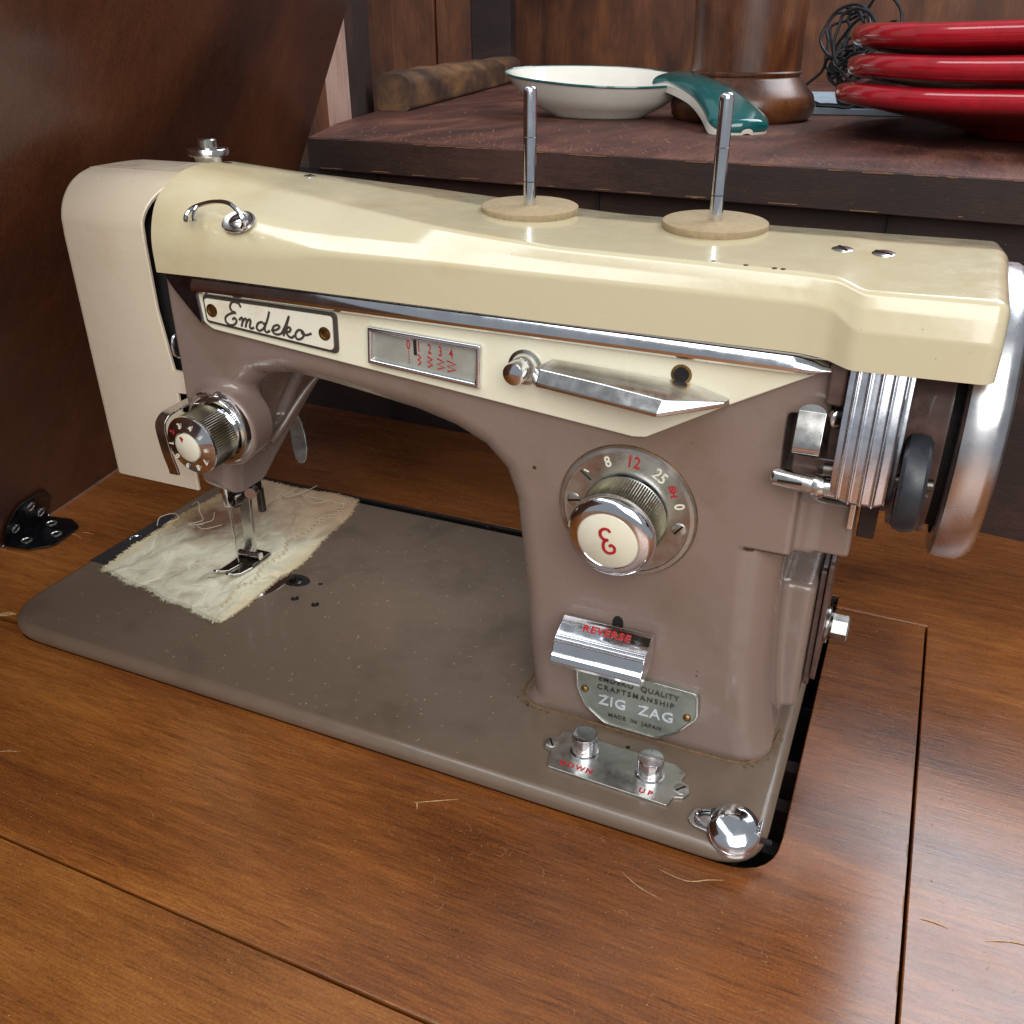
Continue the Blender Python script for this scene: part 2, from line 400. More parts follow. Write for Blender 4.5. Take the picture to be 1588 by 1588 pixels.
def surface_net(f, lo, hi, h):
    ax = [np.arange(lo[i], hi[i]+h, h) for i in range(3)]
    X, Y, Z = np.meshgrid(*ax, indexing='ij'); D = f(X, Y, Z); ins = D < 0
    n = np.array(D.shape)-1
    cnt = np.zeros(tuple(n)); acc = np.zeros((3,)+tuple(n))
    corner = [(i, j, k) for i in (0, 1) for j in (0, 1) for k in (0, 1)]
    sl = lambda A, c: A[c[0]:c[0]+n[0], c[1]:c[1]+n[1], c[2]:c[2]+n[2]]
    for c in corner:
        for e in range(3):
            if c[e]: continue
            c2 = list(c); c2[e] = 1
            a, b = sl(D, c), sl(D, c2); m = (a < 0) != (b < 0)
            t = np.where(m, a/np.where(m, a-b, 1), 0)
            for q in range(3): acc[q] += m*(c[q]+(t if q == e else 0))
            cnt += m
    act = cnt > 0; idx = -np.ones(tuple(n), int); idx[act] = np.arange(act.sum())
    I = np.argwhere(act); V = np.stack([acc[q][act]/cnt[act] for q in range(3)], 1)
    V = (V+I)*h+np.array(lo)
    F = []
    for e in range(3):
        a = [slice(0, -1)]*3; b = [slice(0, -1)]*3; a[e] = slice(0, -1); b[e] = slice(1, None)
        p, q = (e+1) % 3, (e+2) % 3
        A = ins[tuple(slice(0, D.shape[i]-1) if i == e else slice(1, D.shape[i]-1) for i in range(3))]
        Bm = ins[tuple(slice(1, D.shape[i]) if i == e else slice(1, D.shape[i]-1) for i in range(3))]
        for sign in (0, 1):
            m = (A & ~Bm) if sign == 0 else (~A & Bm)
            J = np.argwhere(m)
            if not len(J): continue
            J = J.copy()
            for i in range(3):
                if i != e: J[:, i] += 1
            def g(dp, dq):
                K = J.copy(); K[:, p] -= dp; K[:, q] -= dq; return idx[K[:, 0], K[:, 1], K[:, 2]]
            quad = np.stack([g(1, 1), g(0, 1), g(0, 0), g(1, 0)], 1)
            F.append(quad if sign == 0 else quad[:, ::-1])
    F = np.concatenate(F)
    ee = .02
    def grad(V):
        g = np.zeros_like(V)
        for i in range(3):
            dv = np.zeros(3); dv[i] = ee
            g[:, i] = (f(*(V+dv).T)-f(*(V-dv).T))/(2*ee)
        return g/np.maximum(np.linalg.norm(g, axis=1, keepdims=True), 1e-6)
    for _ in range(3):
        V = V-np.clip(f(*V.T), -h, h)[:, None]*grad(V)
    return V, F, grad(V)

def cast_body(x, y, z):
    arch = [(8, 22), (8, 4), (10.6, 6.9), (12.0, 6.7), (12.35, 8.5), (12.9, 10.6), (13.5, 11.9), (14.4, 12.7), (15.8, 12.95), (17.6, 12.8), (19.5, 12.55),
            (21.6, 12.25), (23.2, 11.85), (24.4, 11.3), (25.2, 10.5), (25.6, 9.4), (25.85, 7.0), (26.1, 3.5), (26.35, 0.6), (26.1, .12), (25.6, -.6), (40, -.6), (40, 22)]
    p = sdpoly(x, z, arch)
    yf = 4.45-.012*(z-8)
    # head narrows from behind towards the bottom
    yb = np.where(x < 16, np.clip(9.6+(z-9.0)*1.6, 9.0, 13.4), 13.4)
    dy = np.maximum(yf-y, y-13.4)
    d_ = smax(p, dy, .95)
    lowback = (y-(7.4+(z-6.8)*1.05))*.69
    head = np.where(x < 15.5, lowback, -5.0)
    d_ = smax(d_, np.where(x < 15.5, lowback, lowback-(x-15.5)*6), .5)
    hi = smax(d_, x-36.4, .22)
    lo_ = smax(d_, x-(35.55+.85*np.exp(-np.maximum(z, 0)/2.6)), 1.5)
    r = np.minimum(np.maximum(hi, 9.35-z), lo_)
    # niche under the bobbin winder and the cut away corner below it
    r = smax(r, -sdbox(x, y, z, (35.15, 38), (3, 6.2), (12.25, 14.45), .15), .08)
    r = smax(r, -sdbox(x, y, z, (35.85, 38), (3, 4.95), (9.0, 12.7), .2), .15)
    # bracket that sticks out to the right
    r = smin(r, sdbox(x, y, z, (35.2, 37.65), (4.95, 9.2), (9.45, 11.4), .12), .25)
    # motor boss
    r = smin(r, sdbox(x, y, z, (34.5, 36.75), (7.0, 10.6), (1.1, 6.9), .35), .3)
    r = smax(r, -sdbox(x, y, z, (35.35, 38), (6.2, 11), (6.9, 9.3), .3), .12)
    # boss behind the tension dial
    ax = np.hypot(x-12.65, z-10.45)-1.6-.12*(5-np.clip(y, 4, 6.2))
    r = smin(r, smax(ax, np.maximum(3.85-y, y-5.6), .25), .5)
    # groove in the right side of the head and the slot behind it
    t = np.clip((z-9.2)/2.6, 0, 1)
    g = np.sqrt(((x-(13.0+.9*t))/1.0)**2+((y-(7.7+1.2*t))/.55)**2)-1
    g = smax(g*.55, np.maximum(9.3-z, z-12.2), .3)
    r = smax(r, -g, .2)
    r = np.maximum(r, 10.55-x+.02*(z-9)) if False else smax(r, 10.55-x, .12)
    return np.maximum(smax(r, (10.5+.03*np.maximum(z-10, 0)) - x, .12), z-17.4)

# ------------------------------------------------------------------ the sewing cabinet
cab = empty('sewing_cabinet', (20, 10, -80), 'brown walnut sewing cabinet with its dark lid folded up, carrying the cream and brown machine', 'cabinet')
T = -.9
def rect(x0, y0, x1, y1): return [(x0, y0), (x1, y0), (x1, y1), (x0, y1)]
def slab(name, outer, holes, z0, z1, mat, parent, bv=.06, **k):
    """flat board with rounded cut outs: 2D triangulation through bmesh"""
    bm = bmesh.new(); loops = [outer]+holes; es = []
    for L_ in loops:
        vs = [bm.verts.new((p[0], p[1], z1)) for p in L_]
        es += [bm.edges.new((vs[i], vs[(i+1) % len(vs)])) for i in range(len(vs))]
    bmesh.ops.triangle_fill(bm, edges=es, use_beauty=True)
    bmesh.ops.dissolve_limit(bm, angle_limit=.001, verts=bm.verts, edges=bm.edges) if False else None
    g = bmesh.ops.extrude_face_region(bm, geom=bm.faces[:])
    for v in [e for e in g['geom'] if isinstance(e, bmesh.types.BMVert)]: v.co.z = z0
    o = frombm(name, bm, mat, parent, **k)
    if bv: bevel(o, bv, 2, 60)
    return o
cutout = roundpoly([(-.35, -.12), (37.3, -.12), (37.3, 18.35), (-.35, 18.35)], [1.7, 1.7, .6, .6], 7)
# main top: everything but the insert on the right and the front leaf
hole = roundpoly([(-.35, -.12), (37.3, -.12), (37.3, 18.35), (-.35, 18.35)], [1.7, 0, 0, .6], 7)
main = [(-7.3, -9.0), (41.55, -9.0)]
front = [(-20, -9.0), (41.55, -9.0), (41.55, 18.7), (37.55, 18.7), (37.3, 18.35)]
# one ring board (left, front and back of the opening) and the insert
ringL = [(-9.5, -9.0), (41.55, -9.0), (41.55, 18.62), (38.2, 18.62), (38.2, 18.35), (37.3, 18.35)]
ringR = cutout
cutout = roundpoly([(.25, .25), (37.3, .25), (37.3, 18.35), (.25, 18.35)], [2.1, 1.9, .6, .6], 7)
arcL = [p for p in cutout[:8]]                       # front left corner of the opening
arcR = [p for p in cutout[8:16]]
lowL = [p for p in arcL if p[1] <= 1.05]; upL = [p for p in arcL if p[1] > 1.05]
slab('table_panel', [(-9.6, -9.0), (41.5, -9.0), (41.5, 18.56), (37.3, 18.56)]+arcR[::-1]+lowL[::-1]+[(-9.6, .62)], [], T-1.9, T, 'table', cab, .06,
     label='walnut panel in front of and to the right of the machine bed')
slab('table_panel', [(-9.6, .68)]+upL[::-1]+[(.25, 19.75), (37.3, 19.75), (37.3, 18.66), (41.6, 18.66), (41.6, -60), (75, -60), (75, 29.6), (-9.6, 32.3)], [], T-1.9, T+.004, 'table', cab, .06,
     label='walnut panel behind the machine and beyond the right hand seam')
slab('front_leaf', [(-30, -40), (41.52, -40), (41.52, -9.09), (-30, -9.09)], [], T-1.9, T-.03, 'leaf', cab, .08, label='front walnut leaf below the diagonal seam')
box('table_panel', (-30, -9.68), (-9.0, 32.3), (T-1.9, T-.02), 'table', cab, .05, label='narrow walnut panel left of the hinge')
box('well_shade_strip', (.4, 37.2), (19.45, 19.72), (T-1.85, T-.03), 'black', cab)  # black strip added to paint the shade in the gap behind the bed
# dark well beneath the opening
box('well_floor', (-2, 41), (-2, 20), (-9.2, -8.8), 'black', cab)
for i, (a, b) in enumerate([((-2.2, -2), (-2, 20)), ((39, 39.2), (-2, 20))]): box('well_side', a, b, (-8.8, T-1.92), 'black', cab)
for a in ((-2.4, -2.2), (20.2, 20.4)): box('well_side', (-2, 39), a, (-8.8, T-1.92), 'black', cab)
for k in range(3): box('well_bracket', (36.6, 39), (3.2+k*2.4, 3.9+k*2.4), (-4.5, T-1.95), 'desk_front', cab, .05)
# pale worn edges of the seams
def ribbon(bm, pts, wd, z):
    for a, b in zip(pts, pts[1:]):
        a, b = Vector((*a, z)), Vector((*b, z)); n = (b-a).cross(Vector((0, 0, 1))).normalized()*wd/2
        bm.faces.new([bm.verts.new(q) for q in (a-n, b-n, b+n, a+n)])
bm = bmesh.new(); x = -9.0
while x < 38:
    L_ = random.uniform(.2, 2.2)
    if random.random() < .55:
        y0 = -8.97+random.uniform(-.02, .02); ribbon(bm, [(x, y0), (x+L_, y0)], random.uniform(.02, .05), T+.006)
    x += L_+random.uniform(0, .8)
x = 37.4
while x < 41.4:
    L_ = random.uniform(.15, .7); ribbon(bm, [(x, 18.55), (min(x+L_, 41.4), 18.55)], random.uniform(.03, .07), T+.006); x += L_+.1
x = -3
while x < 18:
    L_ = random.uniform(.3, 1.2)
    if random.random() < .4: ribbon(bm, [(41.47, x), (41.47, x+L_)], random.uniform(.015, .04), T+.006)
    x += L_+.2
frombm('worn_edge', bm, 'edge', cab, recalc=False, kind='stuff')
# scratches
def scratch(pts, wd=.05, z=T+.008):
    bm = bmesh.new(); P = crom(pts, 6); n = len(P)
    for i, (a, b) in enumerate(zip(P, P[1:])):
        t0, t1 = i/(n-1), (i+1)/(n-1); f = lambda t: wd*.55*(.25+math.sin(math.pi*t))*(.6+.8*abs(math.sin(t*23)))
        A, B = Vector((a[0], a[1], z)), Vector((b[0], b[1], z)); nn = (B-A).cross(Vector((0, 0, 1))).normalized()
        bm.faces.new([bm.verts.new(q) for q in (A-nn*f(t0)/2, B-nn*f(t1)/2, B+nn*f(t1)/2, A+nn*f(t0)/2)])
    return frombm('scratch', bm, 'scratch', cab, recalc=False, smooth=False)
scratch([(24.2, -1.6), (24.9, -1.2), (25.7, -.75)], .06)
scratch([(24.3, -1.5), (24.5, -1.85)], .05)
scratch([(33.6, -.9), (34.6, -1.0), (35.3, -.65), (35.8, -.45)], .05)
scratch([(32.4, -1.5), (33.2, -1.9), (34.1, -2.1)], .03)
scratch([(42.0, .6), (42.5, .62), (42.9, .55)], .06, T+.03)
scratch([(43.9, .5), (44.8, .85), (45.9, .9), (47.2, .8)], .07, T+.03)
scratch([(7.2, -6.0), (7.6, -5.75), (8.1, -5.6)], .05)
scratch([(-.6, 1.6), (-.9, 1.3), (-1.7, .9), (-2.6, .6)], .22)
scratch([(-.5, 1.5), (-.9, 1.5), (-1.4, 1.2)], .14, T+.011)
scratch([(-5.5, 8.4), (-4.6, 8.9), (-3.6, 8.7)], .04)
scratch([(-4.3, 9.3), (-3.4, 9.4)], .05)
scratch([(-.7, 5.0), (-.45, 7.6)], .05)
scratch([(-.8, 10.5), (-.5, 12.0)], .06)
# lid, leaning inwards over the left end
def lid_pt(s, y, t): # s = height along the lid, t = thickness outwards
    return (-7.0-.18*(y-6)+s*.454-t*.89, y, T+s*.891+t*.454)
V = [lid_pt(s, y, t) for s in (0.06, 32.5) for y in (-26, 32.2) for t in (0, 1.9)]
lid = mesh('lid', V, [(0,1,3,2),(4,6,7,5),(0,4,5,1),(2,3,7,6),(0,2,6,4),(1,5,7,3)], 'lid', cab, label='dark brown lid standing open at the left'); bevel(lid, .08)
# hinge: black leaves, bright barrel, screws
def hinge():
    h = bpy.data.objects.new('hinge', None)
    a = Vector((-6.95, 6.1, T+.08)); b = Vector((-7.6, 9.75, T+.08)); ax = (b-a).normalized(); out = Vector((ax.y, -ax.x, 0)).normalized()
    hv = Vector((.47, 0, .88)).normalized()
    Ltot = (b-a).length
    def leaf(dirv, nm, length):
        loc = [(0.0, .12), (0.0, length*.62), (.75, length), (Ltot-.75, length), (Ltot, length*.62), (Ltot, .12)]
        loc = roundpoly(loc, [0, .35, .5, .5, .35, 0], 4)
        n = ax.cross(dirv).normalized()
        if n.dot(Vector((1, 0, 1))) < 0: n = -n
        bm = bmesh.new()
        A = [bm.verts.new(a+ax*p[0]+dirv*p[1]+n*.03) for p in loc]; B = [bm.verts.new(a+ax*p[0]+dirv*p[1]+n*.1) for p in loc]
        bm.faces.new(A); bm.faces.new(B[::-1])
        for i in range(len(A)): bm.faces.new((A[i], B[i], B[(i+1) % len(A)], A[(i+1) % len(A)]))
        return bm, n
    bm, n1 = leaf(out, 'hinge_leaf', 2.9); hb = frombm('hinge', bm, 'black_iron', cab, label='black hinge leaf screwed flat to the table top'); bevel(hb, .02)
    bm2, n2 = leaf(hv, 'hinge_leaf', 2.9)
    lf = frombm('hinge_leaf', bm2, 'black_iron', hb, label='upright leaf on the lid'); bevel(lf, .02)
    tube('barrel', [a+ax*(-.1), a+ax*(Ltot+.1)], .17, 'chrome_worn', hb, 14)
    for dirv, nn in ((out, n1), (hv, n2)):
        for (s, t) in ((.8, 1.0), (Ltot-.8, 1.0), (Ltot/2, 2.15)):
            c = a+ax*s+dirv*t+nn*.1
            sc = lathe('screw', [(.32, 0), (.32, .03), (.27, .05), (.24, .01), (0, .01)], c, nn, 'alu', hb, 20); lathe('screw', [(.23, .015), (.2, .03), (0, .03)], c, nn, 'steel_dark', hb, 5)
hinge()

# lint and dust lying on the wood
def lint(name, n, x, y, z, parent, seed, ok=lambda a, b: True, L=(.08, .45), mat='lint', label=None):
    R = random.Random(seed); bm = bmesh.new(); k = 0
    while k < n:
        a, b = R.uniform(*x), R.uniform(*y)
        if not ok(a, b): continue
        k += 1
        if R.random() < .45:
            s = R.uniform(.012, .035); t = R.uniform(0, 3)
            bm.faces.new([bm.verts.new((a+s*math.cos(t+q), b+s*math.sin(t+q), z+.012)) for q in (0, 1.5, 3.1, 4.6)]); continue
        th = R.gauss(.3, 1.0); l = R.uniform(*L)*R.random(); c = R.uniform(-1.5, 1.5); wd = R.uniform(.008, .018)
        pts = []
        for i in range(4):
            t = i/3; pts.append((a+l*t*math.cos(th+c*t), b+l*t*math.sin(th+c*t)))
        ribbon(bm, pts, wd, z+.01)
    return frombm(name, bm, mat, parent, recalc=False, smooth=False, kind='stuff', label=label)
inside = lambda a, b: -.6 < a < 37.5 and -.4 < b < 18.6
lint('lint', 1700, (-9, 41.4), (-8.8, 30), T, cab, 1, lambda a, b: not inside(a, b))
lint('lint', 380, (41.8, 60), (-12, 29), T+.02, cab, 2)
lint('lint', 380, (0, 41), (-16, -9.3), T-.03, cab, 3)

# ------------------------------------------------------------------ the sewing machine
mc = empty('sewing_machine', (18.5, 9, -.9), 'cream and brown vintage sewing machine with chrome trim, set into the walnut cabinet', 'sewing machine')
bedpoly = roundpoly([(-.05, 0), (36.85, 0), (36.85, 17.8), (-.05, 17.8)], [2.9, 1.9, .8, .8], 8)
bed = prism('bed', bedpoly, 'xy', -.885, 0, 'bed', mc); bevel(bed, .42, 6)
box('bed_underside', (1, 35.8), (1, 17), (-5, -.89), 'black', mc, .2)

V, F, NRM = surface_net(cast_body, (9.9, 3.2, -.3), (38.3, 14.0, 17.8), .135)
off = off_of(mc)
me = bpy.data.meshes.new('arm_body'); me.from_pydata(((V-np.array(off))*S).tolist(), [], F.tolist()); me.update()
me.polygons.foreach_set('use_smooth', [True]*len(me.polygons))
me.normals_split_custom_set_from_vertices(NRM.tolist())
o = bpy.data.objects.new('arm_body', me); COL.objects.link(o); o.parent = mc; me.materials.append(M['body'])
body = o
# grime line round the foot of the column
gp = crom([(25.95, 8, .01), (25.8, 5.6, .01), (26.2, 4.75, .01), (27.0, 4.42, .01), (30, 4.42, .01), (34.6, 4.42, .01), (35.6, 4.75, .01), (36.1, 5.6, .01), (36.35, 7, .01)], 8)
tube('joint_grime', gp, .055, 'grime', mc, 6)

bm = bmesh.new(); R = random.Random(21)
for k in range(260):
    i = R.randrange(len(gp)-1); p = gp[i]; a = R.uniform(-.25, .45)*R.random()
    x, y = p[0]+R.uniform(-.3, .3), p[1]-abs(a); q = R.uniform(.015, .05)
    bm.faces.new([bm.verts.new((x+q*math.cos(t), y+q*math.sin(t), .012)) for t in (0, 1.3, 2.7, 4.2, 5.3)])
frombm('dirt_specks', bm, 'grime', mc, recalc=False, smooth=False, kind='stuff')
# ---- cream top cover (loft)
def cover_sections():
    # x : corners (y,z,radius) front-bottom .. back-bottom
    K = {
        10.65: [(4.0, 16.72, 0), (4.0, 18.1, 9), (4.6, 19.45, 9), (6.3, 20.3, 9), (9.0, 20.35, 9), (13.3, 19.25, .7), (13.6, 15.6, 0)],
        13.5: [(4.0, 16.72, 0), (4.0, 18.0, 4), (4.6, 19.0, 4), (7.4, 19.75, 4), (10, 19.85, 5), (13.3, 19.25, .7), (13.6, 15.6, 0)],
        18.0: [(4.0, 16.66, 0), (4.0, 18.1, .35), (4.75, 18.65, .4), (6.6, 19.3, .5), (9.6, 19.5, 2), (13.3, 19.05, .7), (13.6, 15.6, 0)],
        23.0: [(4.0, 16.6, 0), (4.0, 18.1, .22), (4.45, 18.55, .2), (4.95, 19.08, .3), (9, 19.15, 2), (13.3, 18.75, .7), (13.6, 15.6, 0)],
        27.0: [(4.0, 16.55, 0), (4.0, 18.05, .2), (4.35, 18.45, .2), (4.62, 18.85, .25), (9, 19.02, 2), (13.3, 18.5, .7), (13.6, 15.6, 0)],
        35.2: [(4.0, 16.5, 0), (4.0, 17.98, .2), (4.2, 18.35, .2), (4.45, 18.75, .25), (9, 19.0, 2), (13.3, 18.45, .7), (13.6, 15.6, 0)],
        36.0: [(3.9, 16.45, 0), (3.9, 17.9, .2), (4.1, 18.3, .2), (4.35, 18.72, .25), (9, 19.0, 2), (13.3, 18.45, .7), (13.6, 15.6, 0)],
        36.75: [(3.55, 16.3, 0), (3.55, 17.45, .2), (3.72, 18.05, .2), (3.95, 18.5, .25), (9, 18.95, 2), (13.3, 18.45, .7), (13.6, 15.6, 0)],
        40.55: [(3.55, 16.35, 0), (3.55, 17.45, .2), (3.72, 18.1, .2), (3.95, 18.55, .25), (9, 18.95, 2), (13.3, 18.45, .7), (13.6, 15.6, 0)],
    }
    ks = sorted(K); xs = list(np.linspace(10.65, 34.8, 70))+list(np.linspace(35.0, 36.9, 22))+list(np.linspace(37.2, 40.1, 8))
    end = [(40.1+.45*math.sin(t), .45*(1-math.cos(t))) for t in np.linspace(.2, math.pi/2, 7)]
    out = []
    def sec(x, inset=0):
        j = max(i for i in range(len(ks)) if ks[i] <= x+1e-9); j = min(j, len(ks)-2)
        t = (x-ks[j])/(ks[j+1]-ks[j]); t = min(max(t, 0), 1)
        if ks[j] >= 35.1 and ks[j+1] <= 36.8: t = t
        A, B = np.array(K[ks[j]]), np.array(K[ks[j+1]]); C = A*(1-t)+B*t
        if inset:
            C[:2, 0] += inset; C[2:4, 0] += inset; C[2:6, 1] -= inset; C[1, 1] -= inset*.7; C[5:, 0] -= inset
        pts = []
        for i in range(7):
            p = C[i, :2]
            if i in (0, 6): pts.append(p); continue
            a, b = C[i-1, :2], C[i+1, :2]; da, db = a-p, b-p; la, lb = np.linalg.norm(da), np.linalg.norm(db)
            ang = math.acos(max(-1, min(1, da@db/la/lb))); tt = min(C[i, 2]/max(math.tan(ang/2), 1e-3)+.04, la*.48, lb*.48)
            s, e = p+da/la*tt, p+db/lb*tt
            for q in np.linspace(0, 1, 9): pts.append((1-q)**2*s+2*q*(1-q)*p+q*q*e)
        return [(x, float(a), float(b)) for a, b in pts]
    for x in xs: out.append(sec(x))
    for x, i in end: out.append([(x, b, c) for (_, b, c) in sec(min(x, 40.54), i)])
    return out
secs = cover_sections(); nv = len(secs[0])
# smooth the section corners along x so creases bend rather than kink
A = np.array(secs); B = A.copy()
for _ in range(3):
    B[1:-8, :, 1:] = .25*B[:-9, :, 1:]+.5*B[1:-8, :, 1:]+.25*B[2:-7, :, 1:]
V = B.reshape(-1, 3).tolist(); F = []
for i in range(len(secs)-1):
    for j in range(nv-1): F.append((i*nv+j, i*nv+j+1, (i+1)*nv+j+1, (i+1)*nv+j))
F.append(tuple(range(nv))); F.append(tuple((len(secs)-1)*nv+j for j in range(nv))[::-1])
for i in range(len(secs)-1): F.append((i*nv, (i+1)*nv, (i+1)*nv+nv-1, i*nv+nv-1))
bm = bmesh.new(); vs = [bm.verts.new(v) for v in V]
for f in F: bm.faces.new([vs[i] for i in f])
cover = frombm('top_cover', bm, 'cover', mc, angle=50)

# ---- face cover at the left end: open shell with notches
prof = [(4.95, 6.55), (4.93, 9), (4.92, 12), (4.92, 16), (4.94, 17.6)]+[(7.3-2.36*math.cos(t), 17.9+2.15*math.sin(t)) for t in np.linspace(.12, math.pi/2, 12)]+[(10, 20.0), (11.8, 19.5), (12.8, 18.9), (13.1, 18), (13.1, 9)]
prof = [tuple(p) for p in np.array(crom(prof, 4))]
zs_in = []
def right_edge(i, p):
    y, z = p
    if z > 17.9:
        return 9.35+min(1, max(0, (y-5.0)/1.6))*1.2
    if y > 12: return 10.55
    if 11.25 < z < 12.25: return 10.15
    if 10.3 < z <= 11.25: return 9.62
    return 9.78-.12*max(0, z-11.25) if z < 14.8 else 9.35
# resample the straight front densely so that the notches are crisp
fr = [(4.95-.03*min(1, (z-6.5)/6), z) for z in list(np.linspace(6.55, 10.29, 8))+[10.31]+[11.24, 11.26, 12.24, 12.26]+list(np.linspace(13, 17.6, 6))]
prof = fr+[p for p in prof if p[1] > 17.7 or p[0] > 6]
def shell(name, prof, x0, xr, th, mat, parent):
    bm = bmesh.new(); P = np.array(prof); n = len(P)
    tg = np.gradient(P, axis=0); nn = np.stack([tg[:, 1], -tg[:, 0]], 1); nn /= np.linalg.norm(nn, axis=1, keepdims=True)
    rad = .22; rows = []
    for i in range(n):
        row = []
        xe = xr(i, P[i])
        for (dx, dn) in [(0, th+rad), (.06, rad*.35+.0), (rad*.5, .06), (rad+.05, 0)]:
            row.append((x0+dx, *(P[i]+nn[i]*dn)))
        row += [(xe-.05, *(P[i])), (xe, *(P[i]+nn[i]*.04)), (xe, *(P[i]+nn[i]*th)), (x0+.3, *(P[i]+nn[i]*th))]
        rows.append([bm.verts.new(v) for v in row])
    for a, b in zip(rows, rows[1:]):
        for j in range(len(a)-1): bm.faces.new((a[j], a[j+1], b[j+1], b[j]))
    for r_ in (rows[0], rows[-1]): bm.faces.new(r_)
    # left end wall
    return frombm(name, bm, mat, parent, angle=35)
fc = shell('face_cover', prof, 4.85, right_edge, .14, 'face', mc)
prism('face_cover_end', [(5.3, 6.7), (5.3, 17.8)]+[(7.3-1.95*math.cos(t), 17.9+1.75*math.sin(t)) for t in np.linspace(.1, math.pi/2, 8)]+[(13.3, 19.2), (13.3, 9), (9, 6.7)], 'yz', 4.92, 5.1, 'face', mc)
# black filler standing in for the darkness inside the head
prism('head_dark_fill', [(5.6, 8.3), (5.6, 17.8), (6.4, 19.3), (8, 19.6), (13.2, 18.9), (13.2, 10.5), (10, 8.3)], 'yz', 5.3, 10.6, 'black', mc)

# ---- pressure knob on the head
lathe('pressure_knob', [(.62, -.9), (.62, .15), (.66, .2), (.66, .28), (.9, .3), (.9, .52), (.86, .58), (.42, .6), (.42, .92), (.36, .98), (0, .98)], (8.0, 11.0, 19.9), (0, 0, 1), 'chrome_worn', mc, 36)

# ---- thread hook on the cover front
from mathutils.bvhtree import BVHTree
def bvh(o):
    off = off_of(o); me = o.data
    return BVHTree.FromPolygons([v.co/S+off for v in me.vertices], [tuple(p.vertices) for p in me.polygons])
CB = bvh(cover); BB = bvh(body)
def down(x, y, T_=CB):
    h = T_.ray_cast(Vector((x, y, 40)), Vector((0, 0, -1))); n = h[1]
    return h[0], (n if n.z > 0 else -n)
def forward(x, z, T_=CB):
    h = T_.ray_cast(Vector((x, -20, z)), Vector((0, 1, 0))); n = h[1]
    return h[0], (n if n.y < 0 else -n)

# screw plate and wire of the thread guide on top of the cover
p, n = forward(14.6, 18.75); n = (n+Vector((0, -.2, .5))).normalized()
a_, u_, v_ = frame(n)
hk = lathe('thread_hook', [(.62, .0), (.66, .04), (.66, .10), (.6, .14), (.5, .12), (0, .12)], p, n, 'chrome_worn', mc, 30, scale_uv=(1.05, .82))
screw('hook_screw', p+n*.12, n, .36, 'chrome_worn', hk, .5)
q = p+n*.12
wire = [q+u_*.55*1+v_*-.1]
W = [(15.1, 4.1, 18.7), (15.32, 3.95, 19.0), (14.95, 4.0, 19.42), (14.5, 4.1, 19.55), (13.8, 4.2, 19.52), (13.1, 4.2, 19.35), (12.8, 4.1, 19.2), (12.68, 3.95, 19.0), (12.75, 3.8, 18.85)]
tube('hook_wire', W, .085, 'chrome', hk, 8, 5)
tube('hook_wire', [(13.1, 4.2, 19.35), (13.05, 4.0, 19.15), (13.08, 3.85, 18.92), (13.2, 3.8, 18.88)], .07, 'chrome', hk, 8, 4)

# screws and holes on the cover
for x, y, r_, sl in ((35.75, 7.4, .34, .5), (36.95, 7.6, .36, 1.0), (14.35, 9.6, .24, .4)):
    p, n = down(x, y); screw('cover_screw', p-n*.02, n, r_, 'chrome_worn', mc, sl, .06, .04)
for x, y, r_ in ((10.9, 8.7, .22), (22.9, 8.4, .13)):
    p, n = down(x, y); lathe('oil_hole', [(r_, .0), (r_, .012), (0, .012)], p, n, 'oil', mc, 16)
for x, y in ((32.3, 4.75), (33.3, 4.66), (34.15, 4.62), (34.4, 4.62)):
    p, n = down(x, y); lathe('paint_chip', [(.09, .0), (.07, .008), (0, .01)], p, n, 'oil', mc, 7)

# spool pins
for x in (24.45, 31.35):
    p, n = down(x, 9.0); z = p.z
    f = lathe('felt_washer', [(1.78, 0), (1.8, .03), (1.79, .24), (1.74, .27), (.2, .27), (0, .27)], (x, 9.0, z-.03), (0.02, -.03, 1), 'felt', mc, 48)
    q = lathe('spool_pin', [(.235, .2), (.235, 4.05), (.215, 4.16), (.15, 4.22), (0, 4.24)], (x, 9.0, z), (0.0, .0, 1), 'chrome', mc, 24)
    tube('pin_groove', [(x+.232*math.cos(t), 9+.232*math.sin(t), z+1.06) for t in np.linspace(0, 6.1, 20)], .02, 'black', q, 4)
    tube('pin_groove', [(x+.232*math.cos(t), 9+.232*math.sin(t), z+2.56) for t in np.linspace(0, 6.1, 20)], .016, 'steel_dark', q, 4)

# ---- ivory panel with chrome trim on the front of the arm
FY = 4.42
pp = roundpoly([(10.95, 16.62), (36.1, 16.22), (36.15, 16.02), (33.15, 14.38), (30.7, 12.95), (30.25, 12.9), (12.85, 14.62), (12.5, 14.85)], [0, .1, .1, .3, .3, .3, .6, .3], 5)
prism('trim_base', pp, 'xz', 4.18, 4.6, 'panel', mc, .06, 2)
tp = [(10.9, 16.66), (36.2, 16.28), (36.25, 16.08), (34, 15.98), (18, 16.26), (12.75, 16.3), (12.45, 16.05), (12.5, 14.95), (12.42, 14.84), (11.3, 16.1)]
prism('trim_plate', tp[:1]+[(12.9, 16.63), (12.9, 16.3), (12.55, 16.2), (12.42, 15.95), (12.5, 14.95), (12.42, 14.84), (11.3, 16.1)], 'xz', 4.06, 4.4, 'chrome_dark', mc, .04, 2)
